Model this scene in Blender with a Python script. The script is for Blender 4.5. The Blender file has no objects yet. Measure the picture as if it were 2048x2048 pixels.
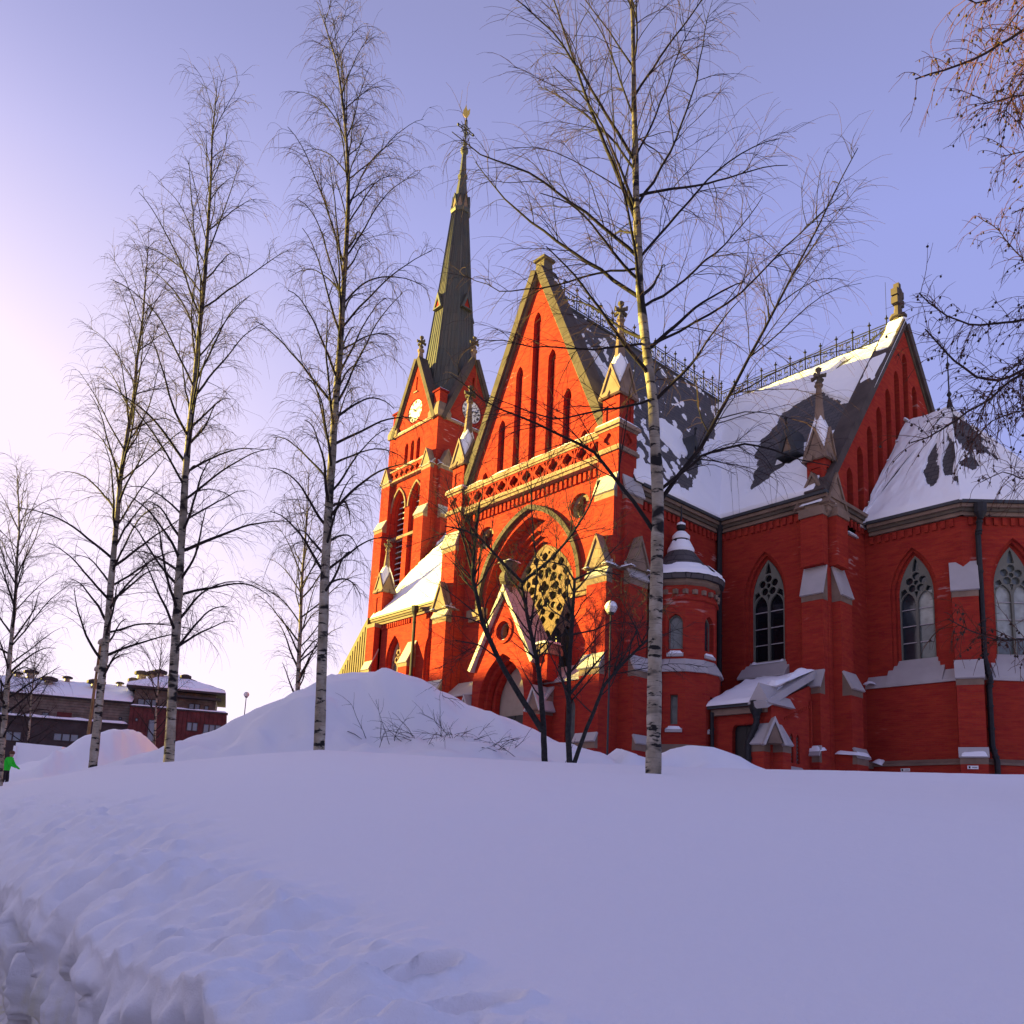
import bpy, math, random
import numpy as np
from mathutils import Vector
from mathutils.geometry import tessellate_polygon

# ------------------------------------------------------------------ camera, sky, sun, exposure
scene = bpy.context.scene
YAW, PITCH, ROLL = math.radians(-48.51532), math.radians(10.37215), math.radians(2.65867)
cam_data = bpy.data.cameras.new('camera')
cam = bpy.data.objects.new('camera', cam_data)
scene.collection.objects.link(cam)
scene.camera = cam
cam_data.sensor_width = 36.0
cam_data.lens = 36.0 * 1719.502 / 2048.0
cam_data.shift_y = (1356.13 - 1024.0) / 2048.0
cam_data.clip_start = 0.05
cam_data.clip_end = 3000.0
_r0 = np.array([math.cos(YAW), -math.sin(YAW), 0.0]); _f0 = np.array([math.sin(YAW), math.cos(YAW), 0.0]); _u0 = np.array([0, 0, 1.0])
_fw = _f0 * math.cos(PITCH) + _u0 * math.sin(PITCH); _up = -_f0 * math.sin(PITCH) + _u0 * math.cos(PITCH)
_rt = _r0 * math.cos(ROLL) + _up * math.sin(ROLL); _u2 = -_r0 * math.sin(ROLL) + _up * math.cos(ROLL)
from mathutils import Matrix
cam.matrix_world = Matrix(((_rt[0], _u2[0], -_fw[0], 0), (_rt[1], _u2[1], -_fw[1], 0), (_rt[2], _u2[2], -_fw[2], 0), (0, 0, 0, 1)))

SUN_AZ = np.array([-0.80, -0.60]); SUN_EL = math.radians(8.0)
SUN_DIR = np.array([SUN_AZ[0] * math.cos(SUN_EL), SUN_AZ[1] * math.cos(SUN_EL), math.sin(SUN_EL)])
world = bpy.data.worlds.new('World'); scene.world = world; world.use_nodes = True
wn = world.node_tree; wn.nodes.clear()
wo = wn.nodes.new('ShaderNodeOutputWorld'); wb = wn.nodes.new('ShaderNodeBackground')
EXPO = 2.35; EX = 2.0 ** EXPO
EXPO = 2.35; EX = 2.0 ** EXPO
sky = wn.nodes.new('ShaderNodeTexSky'); sky.sky_type = 'NISHITA'; sky.sun_disc = False
sky.sun_elevation = SUN_EL; sky.sun_rotation = math.atan2(SUN_AZ[0], SUN_AZ[1])
sky.altitude = 0; sky.air_density = 1.0; sky.dust_density = 0.4; sky.ozone_density = 3.0
def wnode(t, **kw):
    n = wn.nodes.new(t)
    for k, v in kw.items(): setattr(n, k, v)
    return n
def wmath(op, a, b=0.0):
    n = wnode('ShaderNodeMath', operation=op)
    for i, q in enumerate((a, b)):
        if hasattr(q, 'links'): wn.links.new(q, n.inputs[i])
        else: n.inputs[i].default_value = q
    return n.outputs[0]
# hazy lavender winter evening air: a vertical gradient plus a pink-white glow that widens round the low sun
wtc = wnode('ShaderNodeTexCoord'); wsep = wnode('ShaderNodeSeparateXYZ'); wn.links.new(wtc.outputs['Generated'], wsep.inputs[0])
wel = wmath('MAXIMUM', wsep.outputs[2], 0.0)
grad = wnode('ShaderNodeValToRGB'); wn.links.new(wel, grad.inputs[0]); ce = grad.color_ramp.elements
SKY_STOPS = [(0.0, (0.36, 0.37, 0.76)), (0.3, (0.315, 0.348, 0.745)), (0.6, (0.295, 0.328, 0.715)), (0.74, (0.262, 0.272, 0.54)), (0.9, (0.22, 0.225, 0.42))]
while len(ce) < len(SKY_STOPS): ce.new(0.5)
for k, (p, c) in enumerate(SKY_STOPS): ce[k].position = p; ce[k].color = (*c, 1)
dot = wnode('ShaderNodeVectorMath', operation='DOT_PRODUCT'); wn.links.new(wtc.outputs['Generated'], dot.inputs[0]); dot.inputs[1].default_value = tuple(SUN_DIR)
near = wmath('MAXIMUM', wmath('MULTIPLY', wmath('ADD', dot.outputs['Value'], 1.0), 0.5), 0.0)
fade = wnode('ShaderNodeMapRange', interpolation_type='SMOOTHSTEP'); wn.links.new(wel, fade.inputs[0])
for k, v in ((1, 0.76), (2, 0.36), (3, 0.0), (4, 1.0)): fade.inputs[k].default_value = v
gl1 = wmath('MULTIPLY', wmath('MULTIPLY', wmath('POWER', near, 6.0), fade.outputs[0]), 1.5)
gl2 = wmath('MULTIPLY', wmath('MULTIPLY', wmath('POWER', near, 3.0), wmath('POWER', 2.718, wmath('MULTIPLY', wel, -5.0))), 3.2)
gl = wmath('MINIMUM', wmath('ADD', gl1, gl2), 0.70)
glow = wnode('ShaderNodeVectorMath', operation='SCALE'); glow.inputs[0].default_value = (0.98, 0.70, 0.38); wn.links.new(gl, glow.inputs['Scale'])
both = wnode('ShaderNodeVectorMath', operation='ADD'); wn.links.new(grad.outputs[0], both.inputs[0]); wn.links.new(glow.outputs[0], both.inputs[1])
air = wnode('ShaderNodeVectorMath', operation='SCALE'); wn.links.new(both.outputs[0], air.inputs[0]); air.inputs['Scale'].default_value = 1.05 / EX / 0.05
nis = wnode('ShaderNodeVectorMath', operation='SCALE'); wn.links.new(sky.outputs[0], nis.inputs[0]); nis.inputs['Scale'].default_value = 0.10
tot = wnode('ShaderNodeVectorMath', operation='ADD'); wn.links.new(air.outputs[0], tot.inputs[0]); wn.links.new(nis.outputs[0], tot.inputs[1])
wn.links.new(tot.outputs[0], wb.inputs[0]); wn.links.new(wb.outputs[0], wo.inputs[0])
wb.inputs[1].default_value = 0.05
sun_d = bpy.data.lights.new('sun', 'SUN'); sun = bpy.data.objects.new('sun', sun_d); scene.collection.objects.link(sun)
sun_d.energy = 5.0; sun_d.angle = math.radians(0.6); sun_d.color = (1.0, 0.78, 0.16)
sun.rotation_euler = Vector(SUN_DIR).to_track_quat('Z', 'Y').to_euler()
sun.location = (-60, -60, 60)
scene.view_settings.view_transform = 'Standard'; scene.view_settings.look = 'None'
scene.view_settings.exposure = EXPO; scene.view_settings.gamma = 1.0; scene.view_settings.use_curve_mapping = False

rng = np.random.default_rng(7); random.seed(7)
A = np.array

# ------------------------------------------------------------------ noise
def _hash(i, j, k):
    n = (i * 374761393 + j * 668265263 + k * 2147483647) & 0xffffffff
    n = ((n ^ (n >> 13)) * 1274126177) & 0xffffffff
    return ((n ^ (n >> 16)) & 0xffff) / 65535.0
def vnoise(x, y, z=0.0):
    x, y, z = np.broadcast_arrays(np.asarray(x, float), np.asarray(y, float), np.asarray(z, float))
    xi = np.floor(x).astype(np.int64); yi = np.floor(y).astype(np.int64); zi = np.floor(z).astype(np.int64)
    fx, fy, fz = x - xi, y - yi, z - zi
    fx = fx * fx * (3 - 2 * fx); fy = fy * fy * (3 - 2 * fy); fz = fz * fz * (3 - 2 * fz)
    def h(a, b, c): return _hash(xi + a, yi + b, zi + c)
    v00 = h(0, 0, 0) * (1 - fx) + h(1, 0, 0) * fx; v10 = h(0, 1, 0) * (1 - fx) + h(1, 1, 0) * fx
    v01 = h(0, 0, 1) * (1 - fx) + h(1, 0, 1) * fx; v11 = h(0, 1, 1) * (1 - fx) + h(1, 1, 1) * fx
    return ((v00 * (1 - fy) + v10 * fy) * (1 - fz) + (v01 * (1 - fy) + v11 * fy) * fz) * 2 - 1
def fbm(x, y, z=0.0, o=4):
    s = 0; a = 1.0; t = 0
    for i in range(o):
        s = s + a * vnoise(np.asarray(x) * 2 ** i + 13.7 * i, np.asarray(y) * 2 ** i - 7.1 * i, np.asarray(z) * 2 ** i + 3.3 * i); t += a; a *= 0.5
    return s / t
def sstep(a, b, x):
    t = np.clip((np.asarray(x, float) - a) / (b - a), 0, 1); return t * t * (3 - 2 * t)

# ------------------------------------------------------------------ materials
MATS = {}
class NT:
    def __init__(s, name, base=(0.5, 0.5, 0.5), rough=0.8, spec=0.3, metal=0.0):
        m = bpy.data.materials.new(name); m.use_nodes = True; s.m = m; s.t = m.node_tree; MATS[name] = m
        s.p = s.t.nodes['Principled BSDF']; s.p.inputs['Base Color'].default_value = (*base, 1); s.p.inputs['Roughness'].default_value = rough
        s.p.inputs['Specular IOR Level'].default_value = spec; s.p.inputs['Metallic'].default_value = metal
    def n(s, typ, **kw):
        nd = s.t.nodes.new(typ)
        for k, v in kw.items():
            if k.startswith('i_'):
                key = k[2:]; key = int(key) if key.isdigit() else key.replace('_', ' ')
                nd.inputs[key].default_value = v
            else: setattr(nd, k, v)
        return nd
    def l(s, a, b): s.t.links.new(a, b)
    def math(s, op, a, b=0.0, clamp=False):
        nd = s.n('ShaderNodeMath', operation=op, use_clamp=clamp)
        for i, q in enumerate((a, b)):
            if hasattr(q, 'links'): s.l(q, nd.inputs[i])
            else: nd.inputs[i].default_value = q
        return nd.outputs[0]
    def pos(s): return s.n('ShaderNodeNewGeometry').outputs['Position']
    def noise(s, scale, detail=4, vec=None, rough=0.55):
        nd = s.n('ShaderNodeTexNoise'); nd.inputs['Scale'].default_value = scale; nd.inputs['Detail'].default_value = detail; nd.inputs['Roughness'].default_value = rough
        s.l(vec if vec is not None else s.pos(), nd.inputs['Vector']); return nd.outputs[0]
    def ramp(s, fac, stops):
        r = s.n('ShaderNodeValToRGB'); e = r.color_ramp.elements
        while len(e) < len(stops): e.new(0.5)
        for i, (p, c) in enumerate(stops):
            e[i].position = p; e[i].color = (*c, 1) if len(c) == 3 else c
        s.l(fac, r.inputs[0]); return r.outputs[0]
    def mix(s, fac, a, b, mode='MIX'):
        nd = s.n('ShaderNodeMix', data_type='RGBA', blend_type=mode)
        for k, q in (('Factor', fac), ('A', a), ('B', b)):
            if hasattr(q, 'links'): s.l(q, nd.inputs[k])
            else: nd.inputs[k].default_value = q if k == 'Factor' else (*q, 1)
        return nd.outputs['Result']
    def bump(s, h, strength=0.3, dist=0.02, nrm=None):
        b = s.n('ShaderNodeBump'); b.inputs['Strength'].default_value = strength; b.inputs['Distance'].default_value = dist
        s.l(h, b.inputs['Height'])
        if nrm is not None: s.l(nrm, b.inputs['Normal'])
        return b.outputs[0]
    def color(s, c): s.l(c, s.p.inputs['Base Color'])
    def normal(s, c): s.l(c, s.p.inputs['Normal'])
    def wallvec(s, ku=1.0, kv=1.0):
        g = s.n('ShaderNodeNewGeometry'); sp = s.n('ShaderNodeSeparateXYZ'); s.l(g.outputs['Position'], sp.inputs[0])
        sn = s.n('ShaderNodeSeparateXYZ'); s.l(g.outputs['True Normal'], sn.inputs[0])
        c = s.math('GREATER_THAN', s.math('ABSOLUTE', sn.outputs[0]), s.math('ABSOLUTE', sn.outputs[1]))
        u = s.math('ADD', s.math('MULTIPLY', c, sp.outputs[1]), s.math('MULTIPLY', s.math('SUBTRACT', 1.0, c), sp.outputs[0]))
        cb = s.n('ShaderNodeCombineXYZ'); s.l(s.math('MULTIPLY', u, ku), cb.inputs[0]); s.l(s.math('MULTIPLY', sp.outputs[2], kv), cb.inputs[1])
        return cb.outputs[0], sp

def brick_material(name, c1, c2, mortar, salt=0.0):
    t = NT(name, rough=0.95, spec=0.04)
    v, sp = t.wallvec()
    b = t.n('ShaderNodeTexBrick'); t.l(v, b.inputs['Vector'])
    b.inputs['Scale'].default_value = 1.0; b.inputs['Brick Width'].default_value = 0.27; b.inputs['Row Height'].default_value = 0.088
    b.inputs['Mortar Size'].default_value = 0.010; b.inputs['Mortar Smooth'].default_value = 0.3; b.inputs['Bias'].default_value = 0.0
    b.inputs['Color1'].default_value = (*c1, 1); b.inputs['Color2'].default_value = (*c2, 1); b.inputs['Mortar'].default_value = (*mortar, 1)
    big = t.noise(0.55, 5)
    col = t.mix(t.math('MULTIPLY', t.ramp(big, [(0.35, (0, 0, 0)), (0.7, (1, 1, 1))]), 0.55), b.outputs['Color'], tuple(0.72 * q for q in c1), 'MIX')
    st = t.n('ShaderNodeCombineXYZ'); t.l(t.math('MULTIPLY', sp.outputs[0], 1.2), st.inputs[0]); t.l(t.math('MULTIPLY', sp.outputs[1], 1.2), st.inputs[1]); t.l(t.math('MULTIPLY', sp.outputs[2], 7.0), st.inputs[2])
    rowv = t.noise(1.0, 3, st.outputs[0])
    col = t.mix(t.ramp(rowv, [(0.35, (0, 0, 0)), (0.75, (0.5, 0.5, 0.5))]), col, tuple(min(1, 1.35 * q) for q in c2), 'MIX')
    s1 = t.noise(0.35, 2); s2 = t.noise(1.0, 4, st.outputs[0])
    sf = t.math('MULTIPLY', t.ramp(s1, [(0.64, (0, 0, 0)), (0.72, (1, 1, 1))]), t.ramp(s2, [(0.57, (0, 0, 0)), (0.66, (1, 1, 1))]))
    col = t.mix(t.math('MULTIPLY', sf, salt), col, (0.55, 0.48, 0.46))
    t.color(col)
    t.normal(t.bump(b.outputs['Fac'], 0.5, -0.012))
    return t
brick_material('brick', (0.285, 0.023, 0.022), (0.345, 0.043, 0.022), (0.24, 0.042, 0.032), 0.45)
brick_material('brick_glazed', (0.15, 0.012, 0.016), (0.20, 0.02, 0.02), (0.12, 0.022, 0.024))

def stone_material(name, c, var=0.35, rough=0.85, scale=1.2):
    t = NT(name, rough=rough, spec=0.25)
    n1 = t.noise(scale, 6); n2 = t.noise(scale * 14, 4)
    d = tuple(q * (1 - var) for q in c); e = tuple(min(1, q * (1 + var * 0.5)) for q in c)
    col = t.mix(n1, d, e); col = t.mix(t.math('MULTIPLY', n2, 0.4), col, d)
    t.color(t.ramp(n1, [(0.3, d), (0.55, c), (0.75, e)])); t.normal(t.bump(n2, 0.35, 0.02)); return t
stone_material('stone_tracery', (0.17, 0.108, 0.075)); stone_material('stone', (0.225, 0.155, 0.112)); stone_material('stone_dark', (0.11, 0.088, 0.065)); stone_material('stone_coping', (0.075, 0.057, 0.05)); stone_material('stone_pale', (0.30, 0.20, 0.145))
stone_material('tin', (0.42, 0.39, 0.38), 0.15, 0.55, 0.8); stone_material('plaster', (0.32, 0.28, 0.22), 0.2)
stone_material('window_frame', (0.165, 0.165, 0.13), 0.15, 0.6)

def slate_material():
    t = NT('slate', rough=0.7, spec=0.35)
    v, sp = t.wallvec(1.0, 1.0)
    b = t.n('ShaderNodeTexBrick'); t.l(v, b.inputs['Vector']); b.inputs['Scale'].default_value = 1.0
    b.inputs['Brick Width'].default_value = 0.50; b.inputs['Row Height'].default_value = 0.30; b.inputs['Mortar Size'].default_value = 0.022
    b.inputs['Color1'].default_value = (0.045, 0.040, 0.042, 1); b.inputs['Color2'].default_value = (0.085, 0.070, 0.068, 1); b.inputs['Mortar'].default_value = (0.008, 0.008, 0.010, 1)
    n = t.noise(0.7, 5); t.color(t.mix(t.ramp(n, [(0.3, (0, 0, 0)), (0.8, (0.7, 0.7, 0.7))]), b.outputs['Color'], (0.085, 0.075, 0.07)))
    fr = t.math('FRACT', t.math('DIVIDE', sp.outputs[2], 0.30))
    t.normal(t.bump(t.math('ADD', t.math('MULTIPLY', fr, -1.0), b.outputs['Fac']), 0.7, 0.03))
slate_material()

def copper_material():
    t = NT('copper', rough=0.55, spec=0.4)
    v, sp = t.wallvec(1.0, 1.0)
    b = t.n('ShaderNodeTexBrick'); t.l(v, b.inputs['Vector']); b.inputs['Scale'].default_value = 1.0
    b.inputs['Brick Width'].default_value = 0.55; b.inputs['Row Height'].default_value = 1.9; b.inputs['Mortar Size'].default_value = 0.012
    b.inputs['Color1'].default_value = (0.040, 0.037, 0.029, 1); b.inputs['Color2'].default_value = (0.090, 0.076, 0.054, 1); b.inputs['Mortar'].default_value = (0.02, 0.022, 0.02, 1)
    st = t.n('ShaderNodeCombineXYZ'); t.l(t.math('MULTIPLY', sp.outputs[0], 3.0), st.inputs[0]); t.l(t.math('MULTIPLY', sp.outputs[1], 3.0), st.inputs[1]); t.l(t.math('MULTIPLY', sp.outputs[2], 0.5), st.inputs[2])
    n = t.noise(1.0, 5, st.outputs[0])
    t.color(t.mix(t.ramp(n, [(0.4, (0, 0, 0)), (0.65, (0.75, 0.75, 0.75))]), b.outputs['Color'], (0.060, 0.068, 0.058)))
    t.normal(t.bump(b.outputs['Fac'], 0.4, -0.02))
copper_material()
def simple(name, c, rough=0.6, spec=0.3, metal=0.0, var=0.0, scale=6.0, bump=0.0):
    t = NT(name, c, rough, spec, metal)
    if var or bump:
        n = t.noise(scale, 5); d = tuple(q * (1 - var) for q in c); e = tuple(min(1, q * (1 + var)) for q in c)
        t.color(t.ramp(n, [(0.3, d), (0.7, e)]))
        if bump: t.normal(t.bump(n, bump, 0.02))
    return t
simple('iron', (0.018, 0.018, 0.020), 0.6, 0.3, 0, 0.3); simple('gilt', (0.85, 0.55, 0.10), 0.3, 0.5, 0.9)
simple('lead', (0.035, 0.038, 0.042), 0.6, 0.4, 0, 0.3, 1.5)
simple('clock_white', (0.75, 0.74, 0.72), 0.6); simple('clock_black', (0.012, 0.012, 0.015), 0.5)
simple('door_dark', (0.012, 0.012, 0.013), 0.45, 0.4, 0, 0.3); simple('louver', (0.03, 0.03, 0.035), 0.6); simple('louver_snow', (0.6, 0.62, 0.68), 0.7)
for nm, c, rg in (('glass_dark', (0.008, 0.009, 0.012), 0.06), ('glass_blue', (0.02, 0.028, 0.035), 0.08), ('glass_pale', (0.34, 0.36, 0.31), 0.25), ('glass_grey', (0.12, 0.14, 0.13), 0.15), ('glass_amber', (0.10, 0.075, 0.035), 0.2)):
    simple(nm, c, rg, 0.5, 0, 0.25, 3.0)
simple('wood_brown', (0.10, 0.055, 0.03), 0.7, 0.3, 0, 0.4, 5.0, 0.2); simple('grille', (0.10, 0.13, 0.12), 0.6)
simple('paint_white', (0.72, 0.72, 0.72), 0.6)

def snow_material(name, c, bump=0.25, scale=9.0, fine=90.0):
    t = NT(name, c, 0.65, 0.25)
    n1 = t.noise(scale, 6); n2 = t.noise(fine, 3)
    t.normal(t.bump(n2, bump * 0.7, 0.006, t.bump(n1, bump, 0.03)))
    t.color(t.mix(t.math('MULTIPLY', t.noise(0.6, 3), 0.5), c, tuple(q * 0.96 for q in c)))
    return t
snow_material('snow', (0.86, 0.86, 0.88), 0.15, 5.0); snow_material('roof_snow', (0.86, 0.86, 0.88), 0.2, 2.0, 30)
def ground_snow_material():
    t = NT('ground_snow', (0.86, 0.85, 0.87), 0.7, 0.2)
    n1 = t.noise(1.6, 6); n2 = t.noise(22.0, 5); n3 = t.noise(150.0, 3)
    h = t.bump(n3, 0.55, 0.005, t.bump(n2, 0.42, 0.014, t.bump(n1, 0.30, 0.05))); t.normal(h)
    # stained, dirty lower part of the ploughed bank, by height only
    sp = t.n('ShaderNodeSeparateXYZ'); t.l(t.pos(), sp.inputs[0])
    low = t.n('ShaderNodeMapRange'); low.inputs[1].default_value = -0.75; low.inputs[2].default_value = -1.5; t.l(sp.outputs[2], low.inputs[0])
    st = t.n('ShaderNodeMapping'); st.inputs['Scale'].default_value = (5, 5, 0.8); t.l(t.pos(), st.inputs[0])
    dn = t.ramp(t.noise(1.0, 4, st.outputs[0]), [(0.52, (0, 0, 0)), (0.68, (1, 1, 1))])
    col = t.mix(t.math('MULTIPLY', low.outputs[0], 0.35), (0.86, 0.85, 0.87), (0.62, 0.58, 0.52))
    col = t.mix(t.math('MULTIPLY', t.math('MULTIPLY', low.outputs[0], dn), 0.6), col, (0.60, 0.55, 0.18))
    t.color(col)
ground_snow_material()
simple('asphalt', (0.03, 0.03, 0.033), 0.85, 0.2, 0, 0.4, 20, 0.3)

def birch_material():
    t = NT('birch_bark', rough=0.75, spec=0.2)
    m = t.n('ShaderNodeMapping'); m.inputs['Scale'].default_value = (2.6, 2.6, 9.0); t.l(t.pos(), m.inputs[0])
    n = t.noise(1.0, 5, m.outputs[0], 0.6)
    m2 = t.n('ShaderNodeMapping'); m2.inputs['Scale'].default_value = (1.2, 1.2, 2.4); t.l(t.pos(), m2.inputs[0])
    nb = t.noise(1.0, 3, m2.outputs[0], 0.5)
    m3 = t.n('ShaderNodeMapping'); m3.inputs['Scale'].default_value = (3, 3, 60); t.l(t.pos(), m3.inputs[0]); nl = t.noise(1.0, 2, m3.outputs[0])
    base = t.ramp(t.noise(3.0, 4), [(0.3, (0.17, 0.14, 0.09)), (0.5, (0.33, 0.28, 0.20)), (0.72, (0.50, 0.44, 0.34))])
    base = t.mix(t.ramp(nl, [(0.58, (0, 0, 0)), (0.66, (0.6, 0.6, 0.6))]), base, (0.16, 0.13, 0.10))
    f = t.math('MAXIMUM', t.ramp(n, [(0.55, (0, 0, 0)), (0.60, (1, 1, 1))]), t.ramp(nb, [(0.57, (0, 0, 0)), (0.63, (1, 1, 1))]))
    # the bark is white only on the lower trunk, browner towards the top (a property of the tree)
    sp = t.n('ShaderNodeSeparateXYZ'); t.l(t.pos(), sp.inputs[0])
    hi = t.n('ShaderNodeMapRange'); hi.inputs[1].default_value = 6.5; hi.inputs[2].default_value = 13.5; t.l(sp.outputs[2], hi.inputs[0])
    base = t.mix(t.math('MULTIPLY', hi.outputs[0], 0.85), base, (0.062, 0.046, 0.034))
    t.color(t.mix(f, base, (0.018, 0.016, 0.015)))
    t.normal(t.bump(f, 0.4, -0.015))
birch_material()
simple('birch_branch', (0.020, 0.015, 0.013), 0.8, 0.2, 0, 0.4, 4); simple('birch_twig', (0.068, 0.034, 0.026), 0.8, 0.2, 0, 0.3, 2)
simple('dark_bark', (0.028, 0.027, 0.026), 0.85, 0.2, 0, 0.5, 12, 0.5); simple('larch_twig', (0.10, 0.036, 0.018), 0.8, 0.2, 0, 0.4, 6); simple('larch_bark', (0.05, 0.033, 0.025), 0.85, 0.2, 0, 0.4, 9, 0.4)

# ------------------------------------------------------------------ mesh builder and objects
COL = scene.collection
def tag(o, label=None, cat=None, group=None, kind=None):
    if label: o['label'] = label
    if cat: o['category'] = cat
    if group: o['group'] = group
    if kind: o['kind'] = kind
    return o
def empty(name, loc=(0, 0, 0)):
    o = bpy.data.objects.new(name, None); o.location = loc; COL.objects.link(o); return o
def put(name, me, parent=None):
    o = bpy.data.objects.new(name, me); COL.objects.link(o)
    if parent is not None:
        o.parent = parent; o.matrix_parent_inverse = parent.matrix_world.inverted() if parent.type != 'EMPTY' else Matrix.Translation(-parent.location)
    return o
class MB:
    def __init__(s, mat='brick'): s.v = []; s.f = []; s.fm = []; s.mats = []; s.cur = mat
    def mi(s, m):
        m = m or s.cur
        if m not in s.mats: s.mats.append(m)
        return s.mats.index(m)
    def add(s, vs, fs, m=None):
        k = len(s.v); i = s.mi(m); s.v.extend([tuple(map(float, p)) for p in vs])
        for f in fs: s.f.append(tuple(q + k for q in f)); s.fm.append(i)
    def box(s, x0, x1, y0, y1, z0, z1, m=None):
        vs = [(x, y, z) for z in (z0, z1) for x, y in ((x0, y0), (x1, y0), (x1, y1), (x0, y1))]
        s.add(vs, [(3, 2, 1, 0), (4, 5, 6, 7), (0, 1, 5, 4), (1, 2, 6, 5), (2, 3, 7, 6), (3, 0, 4, 7)], m)
    def loft(s, rings, m=None, cap=True, closed=True):
        n = len(rings[0]); vs = [p for r in rings for p in r]; fs = []
        for k in range(len(rings) - 1):
            for i in range(n if closed else n - 1):
                j = (i + 1) % n; fs.append((k * n + i, k * n + j, (k + 1) * n + j, (k + 1) * n + i))
        if cap: fs.append(tuple(range(n - 1, -1, -1))); fs.append(tuple((len(rings) - 1) * n + i for i in range(n)))
        s.add(vs, fs, m)
    def sq(s, cx, cy, segs, m=None, n=4, rot=None, cap=True):       # stacked regular rings: (z, half-width)
        a0 = math.pi / n if rot is None else rot
        k = 1 / math.cos(math.pi / n)
        s.loft([[(cx + h * k * math.cos(a0 + 2 * math.pi * i / n), cy + h * k * math.sin(a0 + 2 * math.pi * i / n), z) for i in range(n)] for z, h in segs], m, cap)
    def prism(s, fr, poly, n0, n1, m=None):
        O, U, V, N = fr
        s.loft([[O + u * U + v * V + nn * N for u, v in poly] for nn in (n0, n1)], m)
    def plate(s, fr, outer, holes, n0, n1, m=None, mr=None, back=False):
        O, U, V, N = fr
        loops = [outer] + list(holes)
        tri = tessellate_polygon([[Vector((u, v, 0)) for u, v in l] for l in loops])
        flat = [p for l in loops for p in l]
        s.add([O + u * U + v * V + n1 * N for u, v in flat], [tuple(t) for t in tri], m)
        if back: s.add([O + u * U + v * V + n0 * N for u, v in flat], [tuple(t)[::-1] for t in tri], m)
        for q, l in enumerate(loops):
            n = len(l)
            s.add([O + u * U + v * V + n1 * N for u, v in l] + [O + u * U + v * V + n0 * N for u, v in l],
                  [(i, (i + 1) % n, n + (i + 1) % n, n + i) for i in range(n)], (mr or m) if q else m)
    def tube(s, pts, r, n=6, m=None):
        pts = np.asarray(pts, float); K = len(pts); r = np.broadcast_to(np.asarray(r, float), (K,))
        v, f = tubes(pts[None], r[None], n); s.add(v, f.tolist(), m)
    def lathe(s, cx, cy, prof, n=12, m=None):
        s.loft([[(cx + r * math.cos(2 * math.pi * i / n), cy + r * math.sin(2 * math.pi * i / n), z) for i in range(n)] for r, z in prof], m)
    def build(s, name, parent=None, smooth=False):
        me = bpy.data.meshes.new(name); me.from_pydata(s.v, [], s.f)
        for q in s.mats: me.materials.append(MATS[q])
        me.polygons.foreach_set('material_index', s.fm)
        if smooth: me.polygons.foreach_set('use_smooth', [True] * len(s.f))
        me.update(); return put(name, me, parent)
def tubes(P, R, n=3):
    P = np.asarray(P, float); R = np.asarray(R, float); N, K, _ = P.shape
    T = np.empty_like(P); T[:, 1:-1] = P[:, 2:] - P[:, :-2]; T[:, 0] = P[:, 1] - P[:, 0]; T[:, -1] = P[:, -1] - P[:, -2]
    T /= np.linalg.norm(T, axis=2, keepdims=True) + 1e-9
    ref = np.where(np.abs(T[:, :1, 2:3]) > 0.9, A([1.0, 0, 0]), A([0, 0, 1.0])); ref = np.broadcast_to(ref, P.shape)
    S = np.cross(T, ref); S /= np.linalg.norm(S, axis=2, keepdims=True) + 1e-9; B = np.cross(T, S)
    a = np.arange(n) * 2 * math.pi / n
    V = P[:, :, None, :] + R[:, :, None, None] * (S[:, :, None, :] * np.cos(a)[:, None] + B[:, :, None, :] * np.sin(a)[:, None])
    idx = np.arange(N * K * n).reshape(N, K, n); j = np.roll(idx, -1, axis=2)
    F = np.stack([idx[:, :-1], j[:, :-1], j[:, 1:], idx[:, 1:]], axis=-1).reshape(-1, 4)
    return V.reshape(-1, 3), F
def fast_mesh(name, parts, smooth=True):                              # parts: [(verts, quads, material)]
    me = bpy.data.meshes.new(name); vs = []; fs = []; mi = []; off = 0; mats = []
    for v, f, m in parts:
        if m not in mats: mats.append(m)
        vs.append(v); fs.append(f + off); mi.append(np.full(len(f), mats.index(m), np.int32)); off += len(v)
    v = np.concatenate(vs); f = np.concatenate(fs).astype(np.int32); mi = np.concatenate(mi)
    k = f.shape[1]
    me.vertices.add(len(v)); me.vertices.foreach_set('co', v.astype(np.float32).ravel())
    me.loops.add(f.size); me.loops.foreach_set('vertex_index', f.ravel())
    me.polygons.add(len(f)); me.polygons.foreach_set('loop_start', np.arange(0, f.size, k, dtype=np.int32))
    for q in mats: me.materials.append(MATS[q])
    me.polygons.foreach_set('material_index', mi); me.polygons.foreach_set('use_smooth', np.full(len(f), smooth))
    me.update(calc_edges=True); me.validate(); return me
Z3 = A([0, 0, 1.0])
def FY(Y): return (A([0, Y, 0.0]), A([1.0, 0, 0]), Z3, A([0, -1.0, 0]))      # wall facing -Y, u = x
def FX(X): return (A([X, 0, 0.0]), A([0, 1.0, 0]), Z3, A([1.0, 0, 0]))       # wall facing +X, u = y
def FA(p, q):                                                                # wall from p to q seen from its right-hand side
    p = A([*p, 0.0]); q = A([*q, 0.0]); U = (q - p) / np.linalg.norm(q - p); return (p, U, Z3, A([U[1], -U[0], 0])), np.linalg.norm(q - p)
def rect(u0, u1, v0, v1): return [(u0, v0), (u1, v0), (u1, v1), (u0, v1)]
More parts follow.
